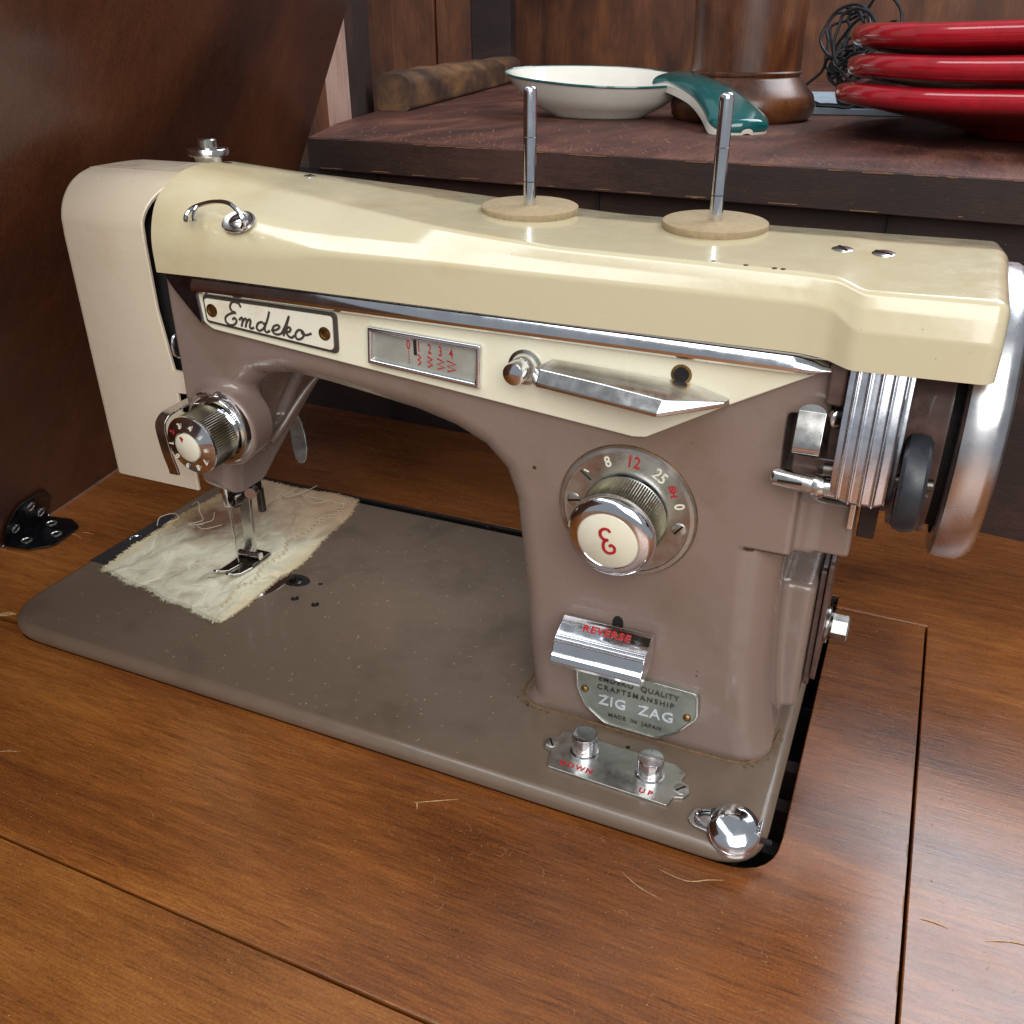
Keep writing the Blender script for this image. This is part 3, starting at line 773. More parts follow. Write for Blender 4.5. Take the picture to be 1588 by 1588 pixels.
# half round chrome moulding along the top
def moulding(name, x0, x1, z0, z1, h, mat):
    bm = bmesh.new(); rows = []
    for i in range(41):
        t = i/40; x = x0+(x1-x0)*t; z = z0+(z1-z0)*t; row = []
        hh = h*(1 if t < .97 else (1-t)/.03*.8+.2)
        for (dy, dz) in [(4.22, -.5), (3.97, -.46), (3.85, -.3), (3.82, -.1), (3.88, .12), (4.02, .4), (4.3, .5)]: row.append(bm.verts.new((x, dy, z+dz*hh)))
        rows.append(row)
    for a, b in zip(rows, rows[1:]):
        for j in range(len(a)-1): bm.faces.new((a[j], a[j+1], b[j+1], b[j]))
    bm.faces.new(rows[0]); bm.faces.new(rows[-1]); return frombm(name, bm, mat, mc, angle=28)
moulding('trim_moulding', 12.4, 36.25, 16.38, 16.12, .6, 'chrome')
tube('trim_shadow_line', [(10.9, 4.05, 16.7), (36.3, 4.02, 16.42)], .045, 'steel_dark', mc, 5)

# badge with script lettering
bp = roundpoly([(12.66, 16.02), (18.85, 15.92), (18.78, 14.36), (12.68, 14.92)], [.18, .22, .22, .18], 4)
bp2 = roundpoly([(12.78, 15.9), (18.68, 15.8), (18.62, 14.5), (12.8, 15.03)], [.14, .18, .18, .14], 4)
bd = prism('badge', bp, 'xz', 4.09, 4.3, 'dark_ink', mc, .03, 2)
prism('badge_face', bp2, 'xz', 4.03, 4.2, 'badge', bd, .015, 1)
for x, z in ((13.1, 15.45), (18.3, 15.12)):
    lathe('badge_screw', [(.26, 0), (.26, .02), (.17, .025), (.16, .0), (0, .03)], (x, 4.03, z), (0, -1, 0), 'brass', bd, 20)
E_ = [[(.62, .78), (.52, .92), (.30, .93), (.2, .72), (.28, .56), (.42, .52), (.24, .46), (.04, .28), (.04, .08), (.2, -.02), (.38, .04), (.46, .2), (.38, .3), (.3, .22)]]
m_ = [[(0.0, .3), (.12, .44), (.16, .3), (.12, .02)], [(.14, .2), (.26, .42), (.34, .36), (.3, .02)], [(.32, .2), (.44, .42), (.52, .36), (.49, .1), (.56, .02), (.68, .1)]]
d_l = [[(.36, .3), (.24, .42), (.08, .34), (.02, .12), (.12, .0), (.26, .08), (.38, .3), (.48, .7), (.52, .98)], [(.40, .45), (.36, .12), (.44, .0), (.58, .1)]]
e_l = [[(0, .14), (.2, .2), (.34, .36), (.26, .44), (.1, .34), (.06, .12), (.18, .0), (.36, .04), (.46, .14)]]
k_l = [[(0, .1), (.14, .5), (.26, .96), (.2, .6), (.08, .0)], [(.12, .2), (.26, .44), (.36, .38), (.3, .24), (.18, .22), (.28, .04), (.42, .0), (.52, .12)]]
o_l = [[(.3, .4), (.14, .42), (.02, .22), (.06, .02), (.2, .0), (.34, .16), (.34, .34), (.26, .4), (.3, .28), (.46, .26), (.66, .38)]]
adv = [(E_, 0, 1.05), (m_, .58, .9), (d_l, 1.28, .95), (e_l, 1.88, .95), (k_l, 2.3, .95), (o_l, 2.82, .95)]
lines = []
for g_, dx, sc in adv:
    for ln in g_: lines.append([((dx+px*sc*1.0+pz*.1)*1.16, pz*(.86 if g_ is not E_ else 1.0)) for px, pz in ln])
strokes('badge_lettering', [[(x, z) for x, z in l] for l in lines], (13.66, 4.02, 15.0), (1, 0, -.065), (.065, 0, 1), .052, 'dark_ink', bd, 6)
# lift the text into place along the badge slope
# display window
ow = [(20.2, 15.62), (24.75, 15.45), (24.66, 13.86), (20.1, 14.22)]
iw = [(20.36, 15.42), (24.55, 15.26), (24.47, 14.06), (20.28, 14.38)]
def ringprism(name, A, Bp, y0, y1, mat, parent, bv=.03):
    bm = bmesh.new(); n = len(A)
    q = [[bm.verts.new((p[0], y, p[1])) for p in L_] for L_ in (A, Bp) for y in (y0, y1)]
    for i in range(n):
        j = (i+1) % n
        bm.faces.new((q[0][i], q[0][j], q[2][j], q[2][i])); bm.faces.new((q[1][i], q[3][i], q[3][j], q[1][j]))
        bm.faces.new((q[0][i], q[1][i], q[1][j], q[0][j])); bm.faces.new((q[2][i], q[2][j], q[3][j], q[3][i]))
    o = frombm(name, bm, mat, parent)
    if bv: bevel(o, bv, 2)
    return o
wn = ringprism('display_frame', ow, iw, 3.96, 4.22, 'chrome', mc, .075)
prism('display_plate', [(20.32, 15.45), (24.58, 15.29), (24.5, 14.03), (20.24, 14.35)], 'xz', 4.13, 4.17, 'window_back', wn)
box('display_pointer', (22.02, 22.14), (4.1, 4.12), (14.75, 15.33), 'steel_dark', wn)
for i, ch in enumerate('01234'):
    text('display_number', ch, .5, (21.8+i*.43, 4.12, 15.08-i*.03), (1, 0, -.04), (0, 0, 1), 'red', wn, .005, sx=.62, bold=.006)
tk = []
for i in range(5):
    x = 21.8+i*.43; z = 14.62-i*.03; a = .02+.038*i
    for k in range(5): pass
    pts = [(x+(-a if k % 2 == 0 else a), z+.2-k*.1) for k in range(5)]
    tk.append(pts)
strokes('display_zigzag', tk[1:], (0, 4.12, 0), (1, 0, 0), (0, 0, 1), .034, 'red', wn, 0)
strokes('display_zigzag', [[(21.8, 14.42+k*.1), (21.8, 14.47+k*.1)] for k in range(5)], (0, 4.12, 0), (1, 0, 0), (0, 0, 1), .022, 'red', wn, 0)
# push button
bt = lathe('width_button', [(.62, 0), (.62, .08), (.5, .12), (.5, -.1)], (26.35, 4.19, 14.85), (0, -1, 0), 'chrome_worn', mc, 36)
lathe('button_stem', [(.4, -.1), (.4, .8), (.38, .87), (.3, .91), (0, .93)], (26.3, 4.19, 14.84), (-.06, -1, -.02), 'chrome', bt, 32)
# wide chrome lever
lev = []
# a flat angular wing: top plane, narrow front face, underside
X = lambda back, front: (back, front)
secs_l = [  # back top (x, z), ridge (x, y, z), lower edge (x, y, z)
    ((27.35, 15.28), (26.85, 3.80, 15.02), (26.8, 3.62, 14.52)), ((27.6, 15.28), (27.1, 3.66, 15.02), (27.05, 3.45, 14.46)),
    ((29.6, 15.2), (29.3, 3.38, 14.93), (29.25, 3.12, 14.38)), ((31.9, 15.1), (31.5, 3.05, 14.80), (31.4, 2.80, 14.28)),
    ((32.5, 14.98), (32.4, 3.45, 14.76), (32.35, 3.3, 14.42)), ((33.35, 14.74), (33.3, 3.95, 14.70), (33.25, 3.9, 14.52))]
bm = bmesh.new(); rows = []
for (bx, bz), m, l in secs_l:
    rows.append([bm.verts.new(v) for v in ((bx, 4.14, bz), m, (l[0], l[1]-.03, l[2]+.14), l, (l[0]+.05, l[1]+.3, l[2]-.06), (bx, 4.14, bz-.2))])
for a, b in zip(rows, rows[1:]):
    for j in range(6): bm.faces.new((a[j], a[(j+1) % 6], b[(j+1) % 6], b[j]))
bm.faces.new(rows[0]); bm.faces.new(rows[-1])
lv = frombm('selector_lever', bm, 'chrome_worn', mc, angle=20); bevel(lv, .05, 3, 18)
lathe('lever_hole', [(.34, .0), (.34, .02), (.26, .03), (.26, -.05), (0, -.05)], (31.75, 4.17, 15.3), (0, -1, 0), 'brass', mc, 24)
lathe('lever_hole', [(.25, .0), (.25, .022), (0, .022)], (31.75, 4.17, 15.3), (0, -1, 0), 'black', mc, 24)

# ---- stitch length dial
DC = Vector((30.15, 4.44, 9.95))
dp = lathe('dial_plate', [(2.52, -.1), (2.52, .1), (2.46, .2), (2.32, .22), (2.3, .17), (2.24, .16), (1.4, .16), (0, .16)], DC, (0, -1, 0), 'alu', mc, 72)
tube('dial_edge', [DC+Vector((2.5*math.cos(t), -.06, 2.5*math.sin(t))) for t in np.linspace(0, 2*math.pi, 72)[:-1]], .045, 'brass', dp, 6, 0, True)
def ondial(ang, r, h=.17): return DC+Vector((r*math.sin(ang), -h, r*math.cos(ang)))
for ch, ang, mt, sz in (('8', -22, 'white_ink', .56), ('12', 5, 'red', .62), ('25', 35, 'white_ink', .6), ('0', 72, 'white_ink', .52)):
    a = math.radians(ang); text('dial_number', ch, sz, ondial(a, 1.97), (math.cos(a), 0, -math.sin(a)), (math.sin(a), 0, math.cos(a)), mt, dp, .006, sx=.85, bold=.008)
a = math.radians(55); text('dial_number', 'BH', .34, ondial(a, 1.97), (math.cos(a+.3), 0, -math.sin(a+.3)), (math.sin(a+.3), 0, math.cos(a+.3)), 'red', dp, .006, bold=.012)
a = math.radians(-52); 
strokes('dial_pointer', [[(DC.x+r*math.sin(a), DC.z+r*math.cos(a)) for r in (1.68, 2.2)]], (0, DC.y-.17, 0), (1, 0, 0), (0, 0, 1), .045, 'green_ink', dp, 0)
strokes('dial_pointer', [[(DC.x+2.1*math.sin(a)+.05, DC.z+2.1*math.cos(a)+.1), (DC.x+2.0*math.sin(a)+.16, DC.z+2.0*math.cos(a)+.1)]], (0, DC.y-.17, 0), (1, 0, 0), (0, 0, 1), .03, 'white_ink', dp, 0)
for ang, sl in ((-86, .2), (98, .9)):
    a = math.radians(ang); screw('dial_screw', ondial(a, 1.95, .15), (0, -1, 0), .26, 'alu', dp, sl, .05, .03)
kx = Vector((-.03, -1, -.10)).normalized()
kb = DC+Vector((.0, -.15, -.05))
nk = 9
kn = lathe('dial_knob', [(1.5, 0), (1.52, .1), (1.44, 1.15), (1.5, 1.2), (1.56, 1.3), (1.58, 1.5), (1.52, 1.68), (1.36, 1.8), (1.1, 1.84), (1.06, 1.8)], kb, kx, 'chrome', mc, 120)
lathe('knob_grip', [(1.53, .08), (1.56, .12), (1.49, 1.12), (1.46, 1.16)], kb, kx, 'knurl', kn, 200, knurl=(0, 3, .05))
disc = lathe('knob_disc', [(1.07, 1.72), (1.07, 1.82), (1.02, 1.86), (0, 1.87)], kb, kx, 'ivory_disc', kn, 48)
fa, fu, fv = frame(kx)
ec = kb+kx*1.89
ep = [(.26, .44), (.2, .56), (.02, .6), (-.16, .5), (-.2, .3), (-.1, .14), (.06, .1), (-.1, .04), (-.2, -.14), (-.2, -.36), (-.04, -.5), (.2, -.46), (.28, -.28), (.18, -.14), (.06, -.2)]
rr_ = Vector((1, 0, 0)); uu_ = kx.cross(rr_)*-1
uu_ = uu_ if uu_.z > 0 else -uu_
th = math.radians(14)
R_ = rr_*math.cos(th)+uu_*math.sin(th); U_ = -rr_*math.sin(th)+uu_*math.cos(th)
strokes('knob_letter', [[(x*.8, y*.88) for x, y in ep]], ec, R_, U_, .06, 'red', kn, 6, .25)

# ---- reverse lever
rp = [(3.95, 4.95), (3.75, 5.05), (2.72, 4.62), (2.66, 4.55), (2.62, 4.42), (2.58, 4.36), (2.55, 4.24), (2.5, 4.18), (2.34, 4.06), (2.26, 3.86), (2.34, 3.66), (2.55, 3.55), (3.6, 3.7), (3.95, 3.95)]
rp = [(a+.35, b+.14) for a, b in rp]
rv = prism('reverse_lever', rp, 'yz', 28.0, 31.55, 'chrome', mc, .04, 2)
for k in range(4):
    y, z = 3.18-k*.075, 4.9-k*.06
    box('lever_rib', (28.03, 31.52), (y-.015, y+.02), (z-.02, z+.035), 'chrome', rv, .01, 1)
nrm = Vector((0, -(5.05-4.62), (3.75-2.72))).normalized(); tup = Vector((0, 1.03, .43)).normalized()
text('lever_lettering', 'REVERSE', .42, Vector((29.85, 3.72, 5.04))+nrm*.0, (1, 0, 0), tup, 'red', rv, .02, 1.15, bold=.012, sx=1.05)
lathe('lever_slot', [(.27, 0), (.27, .02), (0, .02)], (30.05, 4.47, 5.1), (0, -1, 0), 'black', mc, 24, scale_uv=(.8, 1.2))
tube('lever_stem', [(30.05, 4.6, 4.9), (30.05, 3.9, 4.6)], .16, 'steel_dark', mc, 10)

# ---- maker's plate
zp = roundpoly([(28.45, 2.95), (33.4, 2.87), (33.48, 1.75), (32.75, .75), (31.95, .17), (29.75, .2), (28.95, .8), (28.5, 1.8)], [.3, .3, .6, .8, .5, .6, .8, .8], 5)
cx_, cz_ = 31, 1.55
zo = [(p[0], p[1]) for p in zp]; zi = [(cx_+(p[0]-cx_)*.965, cz_+(p[1]-cz_)*.93) for p in zp]
mp = prism('name_plate', zo, 'xz', 4.34, 4.55, 'plate_grey', mc)
ringprism('plate_rim', zo, zi, 4.28, 4.38, 'chrome_worn', mp, .02)
for body_, sz, z, ls, x in (('EMDEKO  QUALITY', .33, 2.4, 1.16, 31.05), ('CRAFTSMANSHIP', .33, 1.98, 1.3, 30.95), ('ZIG  ZAG', .66, 1.36, 1.12, 31.0), ('MADE  IN  JAPAN', .25, .72, 1.15, 31.0)):
    text('plate_lettering', body_, sz, (x, 4.335, z), (1, 0, -.005), (0, 0, 1), 'plate_light' if sz > .5 else 'dark_ink', mp, .03, ls, bold=.008 if sz > .5 else .003)
for x, z in ((28.88, 1.72), (33.05, 1.62)):
    lathe('rivet', [(.16, 0), (.15, .05), (.09, .1), (0, .11)], (x, 4.33, z), (0, -1, 0), 'brass', mp, 16)

# ---- drop feed plate on the bed
fp_ = [(28.5, 1.25), (33.25, 1.12), (33.35, 1.62), (33.7, 1.72), (33.85, 2.05), (33.75, 2.4), (33.42, 2.55), (33.5, 2.95), (33.05, 3.3), (28.75, 3.42), (28.35, 3.4), (28.32, 2.98), (28.02, 2.86), (27.85, 2.55), (28.0, 2.2), (28.32, 2.05)]
fp = prism('feed_plate', roundpoly(fp_, .12, 3), 'xy', .0, .12, 'alu', mc, .025, 2)
for x, y, sl in ((28.18, 2.52, .6), (33.5, 2.1, -.7)): screw('plate_screw', (x, y, .11), (0, 0, 1), .26, 'alu', fp, sl, .05, .02)
for x, y in ((29.55, 2.55), (32.25, 2.33)):
    lathe('feed_button', [(.56, .1), (.56, .22), (.5, .24), (.5, .95), (.47, 1.0), (.0, 1.0)], (x, y, 0), (0, 0, 1), 'chrome', fp, 40)
text('plate_lettering', 'DOWN', .34, (29.55, 1.62, .125), (1, -.03, 0), (0.0, 1, 0), 'red', fp, .006, 1.35, bold=.012)
text('plate_lettering', 'UP', .34, (32.35, 1.45, .125), (1, -.03, 0), (0.0, 1, 0), 'red', fp, .006, 1.6, bold=.012)

# ---- bobbin winder tension on the corner of the bed
btb = prism('bobbin_tension', roundpoly([(34.1, .75), (34.2, 1.45), (34.9, 1.5), (35.4, 1.45), (36.5, .9), (36.5, .35), (35.2, .45), (34.4, .55)], .3, 4), 'xy', .02, .14, 'chrome_worn', mc, .03, 2)
ringz = tube('tension_loop', [(34.9+.55*math.cos(t), 1.02+.36*math.sin(t), .22) for t in np.linspace(0, 6.283, 24)[:-1]], .07, 'chrome', btb, 8, 0, True)
lathe('tension_stud', [(.18, 0), (.18, .5), (.0, .5)], (35.0, 1.1, 0.05), (0, 0, 1), 'steel_dark', btb, 12)
tc_ = Vector((35.72, .78, .14)); tax = Vector((.12, -.42, .9)).normalized()
lathe('tension_cap', [(.3, 0), (.86, .0), (.92, .08), (.86, .16), (.5, .22), (.5, .34), (.84, .36), (.9, .44), (.84, .56), (.62, .7), (.32, .78), (0, .8)], tc_, tax, 'chrome', btb, 48)
box('tension_tab', (36.55, 36.65), (.55, 1.15), (.05, .75), 'chrome', btb, .03)
tube('tension_notch', [(36.6, .95, .0), (37.0, 1.1, -.12)], .1, 'black', mc, 8)

# ---- thread tension assembly on the head
tcn = Vector((12.75, 3.9, 10.5)); tx_ = Vector((-.04, -1, -.05)).normalized()
ta = lathe('tension_dial', [(1.5, -.2), (1.5, .22), (1.44, .3), (1.3, .32), (1.28, .2), (1.02, .2), (1.02, .4), (1.2, .42), (1.2, .5), (1.18, 1.62), (1.22, 1.66), (1.24, 1.74), (1.22, 1.8), (1.12, 1.85), (.66, 2.0), (.64, 1.95), (0, 1.95)], tcn, tx_, 'chrome', mc, 96)
lathe('dial_grip', [(1.2, .46), (1.235, .5), (1.22, 1.58), (1.18, 1.62)], tcn, tx_, 'knurl', ta, 150, knurl=(0, 3, .05))
lathe('dial_button', [(.6, 1.9), (.6, 2.03), (.56, 2.06), (0, 2.08)], tcn, tx_, 'ivory_disc', ta, 36)
tr = Vector((1, 0, 0)); tr = (tr-tx_*tr.dot(tx_)).normalized(); tu = tr.cross(tx_)*-1
tu = tu if tu.z > 0 else -tu
for i in range(10):
    a = math.radians(-18+36*i); q = tcn+tx_*1.955+(tr*math.sin(a)+tu*math.cos(a))*.9
    lr = tr*math.cos(a)-tu*math.sin(a); lu = tr*math.sin(a)+tu*math.cos(a)
    text('dial_number', str((i+3) % 10), .32, q, lr, lu, 'red' if i == 9 else 'white_ink', ta, .006, bold=.01)
q = tcn+tx_*2.085
mesh('dial_mark', [q+tr*-.25+tu*.42, q+tr*-.05+tu*.42, q+tr*-.17+tu*.2, q+tr*-.2+tu*.5], [(0, 2, 1), (0, 1, 3)], 'red', ta, smooth=False)
# bent check bracket left of the dial
def strap(name, pts, wdir, wd, th, mat, parent, n=5):
    P = [Vector(p) for p in crom(pts, n)]; wv = Vector(wdir).normalized()*wd/2; bm = bmesh.new(); rows = []
    for i, p in enumerate(P):
        t = (P[min(i+1, len(P)-1)]-P[max(i-1, 0)]).normalized(); nn = t.cross(wv).normalized()*th/2
        rows.append([bm.verts.new(p+a+b) for a, b in ((wv, nn), (wv, -nn), (-wv, -nn), (-wv, nn))])
    for a, b in zip(rows, rows[1:]):
        for j in range(4): bm.faces.new((a[j], a[(j+1) % 4], b[(j+1) % 4], b[j]))
    bm.faces.new(rows[0]); bm.faces.new(rows[-1]); o = frombm(name, bm, mat, parent); bevel(o, .02, 2, 50); return o
strap('thread_guard', [(11.0, 5.2, 11.35), (11.0, 4.2, 11.35), (10.98, 3.0, 11.3), (10.9, 2.6, 11.1), (10.85, 2.45, 10.7), (10.9, 2.5, 9.6), (10.95, 2.6, 8.9), (10.97, 2.62, 8.6)], (1, 0, 0), .5, .1, 'chrome_worn', mc)
tube('check_spring', [(11.9, 3.75, 11.9), (12.3, 3.65, 12.05), (12.7, 3.7, 11.95), (12.9, 3.8, 12.1), (13.3, 3.85, 12.0)], .07, 'chrome_worn', mc, 8, 5)
tube('take_up_lever', [(10.25, 5.4, 13.6), (10.2, 4.9, 13.9), (10.2, 4.6, 13.6), (10.25, 4.6, 13.15), (10.35, 4.9, 13.0), (10.4, 5.2, 13.2), (10.35, 5.6, 13.4)], .09, 'chrome', mc, 8, 5)
# ridge and little boss on the side of the head
tube('side_ridge', [(14.9, 10.6, 12.4), (14.2, 9.9, 11.7), (13.6, 9.2, 10.9), (13.1, 8.5, 10.0), (12.75, 7.7, 9.1), (12.6, 7.0, 8.6)], [.16, .17, .17, .16, .15, .12]*1+[.12]*0 if False else .15, 'body', mc, 10, 4)
lathe('side_boss', [(.24, 0), (.24, .14), (.16, .2), (0, .22)], (12.35, 6.6, 8.55), (1, 0, 0), 'body', mc, 16)
# presser bar lifter
def blade(name, pts, wds, wdir, th, mat, parent):
    bm = bmesh.new(); P = [Vector(p) for p in pts]; wv = Vector(wdir).normalized(); rows = []
    for i, p in enumerate(P):
        t = (P[min(i+1, len(P)-1)]-P[max(i-1, 0)]).normalized(); nn = t.cross(wv).normalized()*th/2
        rows.append([bm.verts.new(p+wv*wds[i]/2*a+nn*b) for a, b in ((1, 1), (1, -1), (-1, -1), (-1, 1))])
    for a, b in zip(rows, rows[1:]):
        for j in range(4): bm.faces.new((a[j], a[(j+1) % 4], b[(j+1) % 4], b[j]))
    bm.faces.new(rows[0]); bm.faces.new(rows[-1]); o = frombm(name, bm, mat, parent); bevel(o, .03, 2, 40); return o
blade('presser_lifter', [(8.75, 13.4, 8.0), (8.7, 13.6, 7.2), (8.8, 13.7, 6.5), (8.95, 13.6, 5.8), (9.1, 13.45, 5.1), (9.2, 13.3, 4.55), (9.22, 13.25, 4.35)], [.35, .5, .72, .85, .85, .6, .3], (1, .25, 0), .16, 'alu', mc)
blade('lifter_arm', [(10.6, 12.4, 9.5), (9.6, 13.2, 8.4), (8.8, 13.5, 7.9)], [.4, .4, .35], (1, .25, 0), .2, 'steel_dark', mc)

# ---- needle, bars and presser foot
nx, ny = 8.6, 8.9
lathe('presser_bar', [(.36, 4.6), (.36, 9.5)], (9.3, 9.2, 0), (0, 0, 1), 'black_iron', mc, 20)
lathe('needle_bar', [(.3, 4.9), (.3, 9.5)], (8.1, 8.5, 0), (0, 0, 1), 'black_iron', mc, 20)
cl_ = lathe('needle_clamp', [(0, 3.75), (.24, 3.75), (.28, 3.85), (.28, 4.5), (.36, 4.55), (.36, 5.1), (0, 5.1)], (8.1, 8.5, 0), (0, 0, 1), 'chrome_worn', mc, 20)
lathe('clamp_screw', [(.16, 0), (.16, .35), (.3, .37), (.3, .7), (0, .72)], (8.35, 8.4, 4.3), (.9, -.4, 0), 'steel_dark', cl_, 16)
tube('needle', [(8.1, 8.5, 3.8), (8.1, 8.5, 2.9), (8.1, 8.5, 1.2), (8.1, 8.5, .35)], [.09, .07, .045, .02], 'chrome_worn', mc, 8)
pf = blade('presser_foot', [(8.95, 8.95, 5.3), (8.85, 8.95, 4.3), (8.75, 8.95, 3.4), (8.72, 8.95, 2.2), (8.66, 8.98, 1.4), (8.5, 9.0, .95)], [.55, .6, .62, .6, .6, .75], (1, .1, 0), .24, 'chrome_worn', mc)
lathe('foot_screw', [(0, -.15), (.22, -.15), (.22, .3), (.36, .32), (.36, .75), (.3, .8), (0, .8)], (8.95, 8.75, 4.35), (-.2, -1, .1), 'steel_dark', pf, 20)
lathe('foot_screw', [(0, 0), (.3, 0), (.3, .5), (0, .5)], (9.45, 8.9, 4.75), (.4, -1, 0), 'chrome', pf, 16)
box('thread_cutter', (9.3, 9.62), (9.2, 9.5), (3.3, 4.7), 'steel_dark', pf, .04)
tube('foot_hinge', [(7.75, 9.05, .62), (9.05, 9.15, .62)], .2, 'chrome', pf, 14)
for sx in (0, 1):
    x0 = 7.55+sx*.78
    pts = [(x0, 10.0, .3), (x0+.06, 9.2, .26), (x0+.05, 8.4, .25), (x0-.0, 7.7, .28), (x0-.08, 7.3, .42), (x0-.12, 7.1, .55)]
    blade('foot_toe', [(a+.28, b, c) for a, b, c in pts], [.66, .66, .6, .5, .4, .2] if sx == 0 else [.66, .66, .6, .5, .42, .25], (1, 0, 0), .12, 'chrome_worn', pf)
box('foot_sole', (7.7, 9.0), (8.5, 10.0), (.22, .42), 'steel_dark', pf, .04)

# ---- slide plate, needle plate, holes
sp_ = box('slide_plate', (.15, 3.9), (5.95, 11.8), (.002, .03), 'cloth_dark', mc)
tube('slide_tab', [(.75+.38*math.cos(t), 8.7+.42*math.sin(t), .05) for t in np.linspace(.9, 3.6, 9)], .05, 'chrome', sp_, 8)
npz = lathe('needle_plate', [(2.75, .0), (2.75, .03), (2.66, .045), (0, .045)], (8.45, 8.0, 0), (0, 0, 1), 'chrome', mc, 64)
screw('plate_screw', (11.55, 8.55, .0), (0, 0, 1), .38, 'steel_dark', mc, .4, .09, .03)
lathe('plate_recess', [(.55, 0), (.55, .006), (0, .006)], (11.5, 8.7, 0), (0, 0, 1), 'black', mc, 24, scale_uv=(1, 1.5))
for x, y, r_ in ((12.5, 7.25, .16), (13.75, 7.2, .16), (12.9, 8.9, .09)):
    h_ = lathe('oil_hole', [(r_*1.25, 0), (r_*1.25, .012), (r_*.95, .016), (r_*.9, .004), (0, .004)], (x, y, 0), (0, 0, 1), 'steel_dark', mc, 18)
    lathe('hole_dark', [(r_*.85, .008), (0, .008)], (x, y, 0), (0, 0, 1), 'black', h_, 16)
for x, y in ((28.8, 3.75), (31.0, 3.6)):
    lathe('oil_hole', [(.09, 0), (.09, .01), (0, .01)], (x, y, 0), (0, 0, 1), 'black', mc, 12)
lint('lint', 600, (0.5, 25.5), (.6, 17.2), 0, mc, 4, L=(.05, .25), mat='thread')

# ---- handwheel and winder on the right end
HC = (0, 9.0, 13.6)
hw = lathe('handwheel', [(4.2, 40.0), (4.72, 40.02), (4.88, 40.1), (4.93, 40.3), (4.9, 40.9), (4.78, 41.1), (4.6, 41.25), (3.9, 41.35), (2.6, 41.2), (0, 41.2)], HC, (1, 0, 0), 'wheel_metal', mc, 96)
lathe('wheel_hub', [(0, 38.5), (3.7, 38.5), (4.1, 38.55), (4.15, 38.7), (4.15, 39.5), (4.2, 39.6), (4.2, 39.72), (3.9, 39.75), (3.9, 40.05)], HC, (1, 0, 0), 'hub', hw, 72)
lathe('wheel_gap', [(3.92, 39.74), (3.92, 40.04)], HC, (1, 0, 0), 'black', hw, 72)
lathe('winder_tyre', [(.5, -.28), (1.0, -.36), (1.28, -.38), (1.44, -.27), (1.5, 0), (1.44, .27), (1.28, .38), (1.0, .36), (.5, .28)], (39.02, 3.75, 13.05), (1, 0, 0), 'rubber', mc, 56)
lathe('winder_pulley', [(0, -.3), (.9, -.26), (.9, .26), (0, .3)], (39.02, 3.75, 13.05), (1, 0, 0), 'steel_dark', mc, 32)
tube('winder_axle', [(36.5, 3.75, 13.05), (39.6, 3.75, 13.05)], .2, 'steel_dark', mc, 12)
sp = tube('bobbin_spindle', [(34.95, 3.85, 12.5), (35.02, 3.85, 12.5), (35.1, 3.85, 12.5), (36.2, 3.85, 12.42), (37.0, 3.85, 12.4)], [.16, .27, .3, .3, .32], 'chrome_worn', mc, 24)
box('spindle_slit', (35.2, 35.95), (3.53, 3.58), (12.46, 12.54), 'black', sp)
lathe('spindle_collar', [(.36, 0), (.38, .05), (.38, .3), (.36, .35)], (36.25, 3.85, 12.42), (1, 0, 0), 'chrome_worn', sp, 24)
# ribbed chrome guard: a curved shell with five raised ribs
bm = bmesh.new(); rows = []; NZ = 40; NX = 80
for i in range(NZ+1):
    t = i/NZ; z = 16.42-t*4.15; row = []
    yb = 3.55-.42*math.sin(min(1, t*1.15)*math.pi)*.9+.0*t
    yb = 3.85-.6*math.sin(math.pi*min(1, t)*.66)
    for j in range(NX+1):
        s = j/NX; x = 36.78+s*1.78
        xx = x+(.30*max(0, .62-t)*0)
        # rounded lower corners
        lim = 1.0; 
        zz = z
        e = min(s, 1-s)*1.78
        if e < .55: zz = z+(0.5*(1-math.sqrt(max(0, 1-((.55-e)/.55)**2))))*(t**6)
        rib = 0
        for c in (.12, .31, .5, .69, .88):
            pass
        rib = sum(.06*math.exp(-((s-c)/.022)**2) for c in (.14, .33, .52, .71, .9))
        yy = yb-rib-.12*math.sin(math.pi*s)
        row.append(bm.verts.new((xx, yy, zz)))
    rows.append(row)
for a, b in zip(rows, rows[1:]):
    for j in range(NX): bm.faces.new((a[j], b[j], b[j+1], a[j+1]))
gd = frombm('ribbed_guard', bm, 'guard_metal', mc, angle=70)
so = gd.modifiers.new('thick', 'SOLIDIFY'); so.thickness = .14*S; so.offset = 1 if False else -1
box('guard_core', (36.95, 38.4), (3.95, 8.5), (12.6, 16.3), 'black', mc, .1)
# lever tab over the niche
strap('winder_latch', [(35.95, 4.9, 13.35), (35.92, 3.75, 13.5), (35.92, 3.45, 13.7), (35.92, 3.55, 14.1), (35.92, 3.75, 14.55), (35.92, 3.85, 14.8)], (1, 0, 0), .82, .12, 'chrome_worn', mc)
lathe('latch_tip', [(0, -.06), (.4, -.06), (.41, 0), (.4, .06), (0, .06)], (35.92, 3.86, 14.78), (0, -1, .25), 'chrome_worn', mc, 24, scale_uv=(1, .6))
box('winder_block', (35.5, 37.2), (4.2, 6), (12.55, 13.2), 'hub', mc, .08)
box('winder_arm', (36.42, 36.95), (4.6, 9), (13.0, 16.6), 'hub', mc, .1)
box('winder_arm', (36.2, 36.75), (3.95, 5), (15.0, 16.6), 'hub', mc, .12)
lathe('winder_screw', [(.3, 0), (.3, .2), (.22, .26), (0, .26)], (36.6, 4.2, 14.6), (.6, -1, 0), 'chrome_worn', mc, 18)
box('winder_foot', (37.75, 38.3), (4.9, 6.2), (10.35, 12.4), 'desk_front', mc, .05)
box('winder_foot', (37.42, 37.62), (4.6, 5.1), (10.7, 12.4), 'chrome_worn', mc, .04)
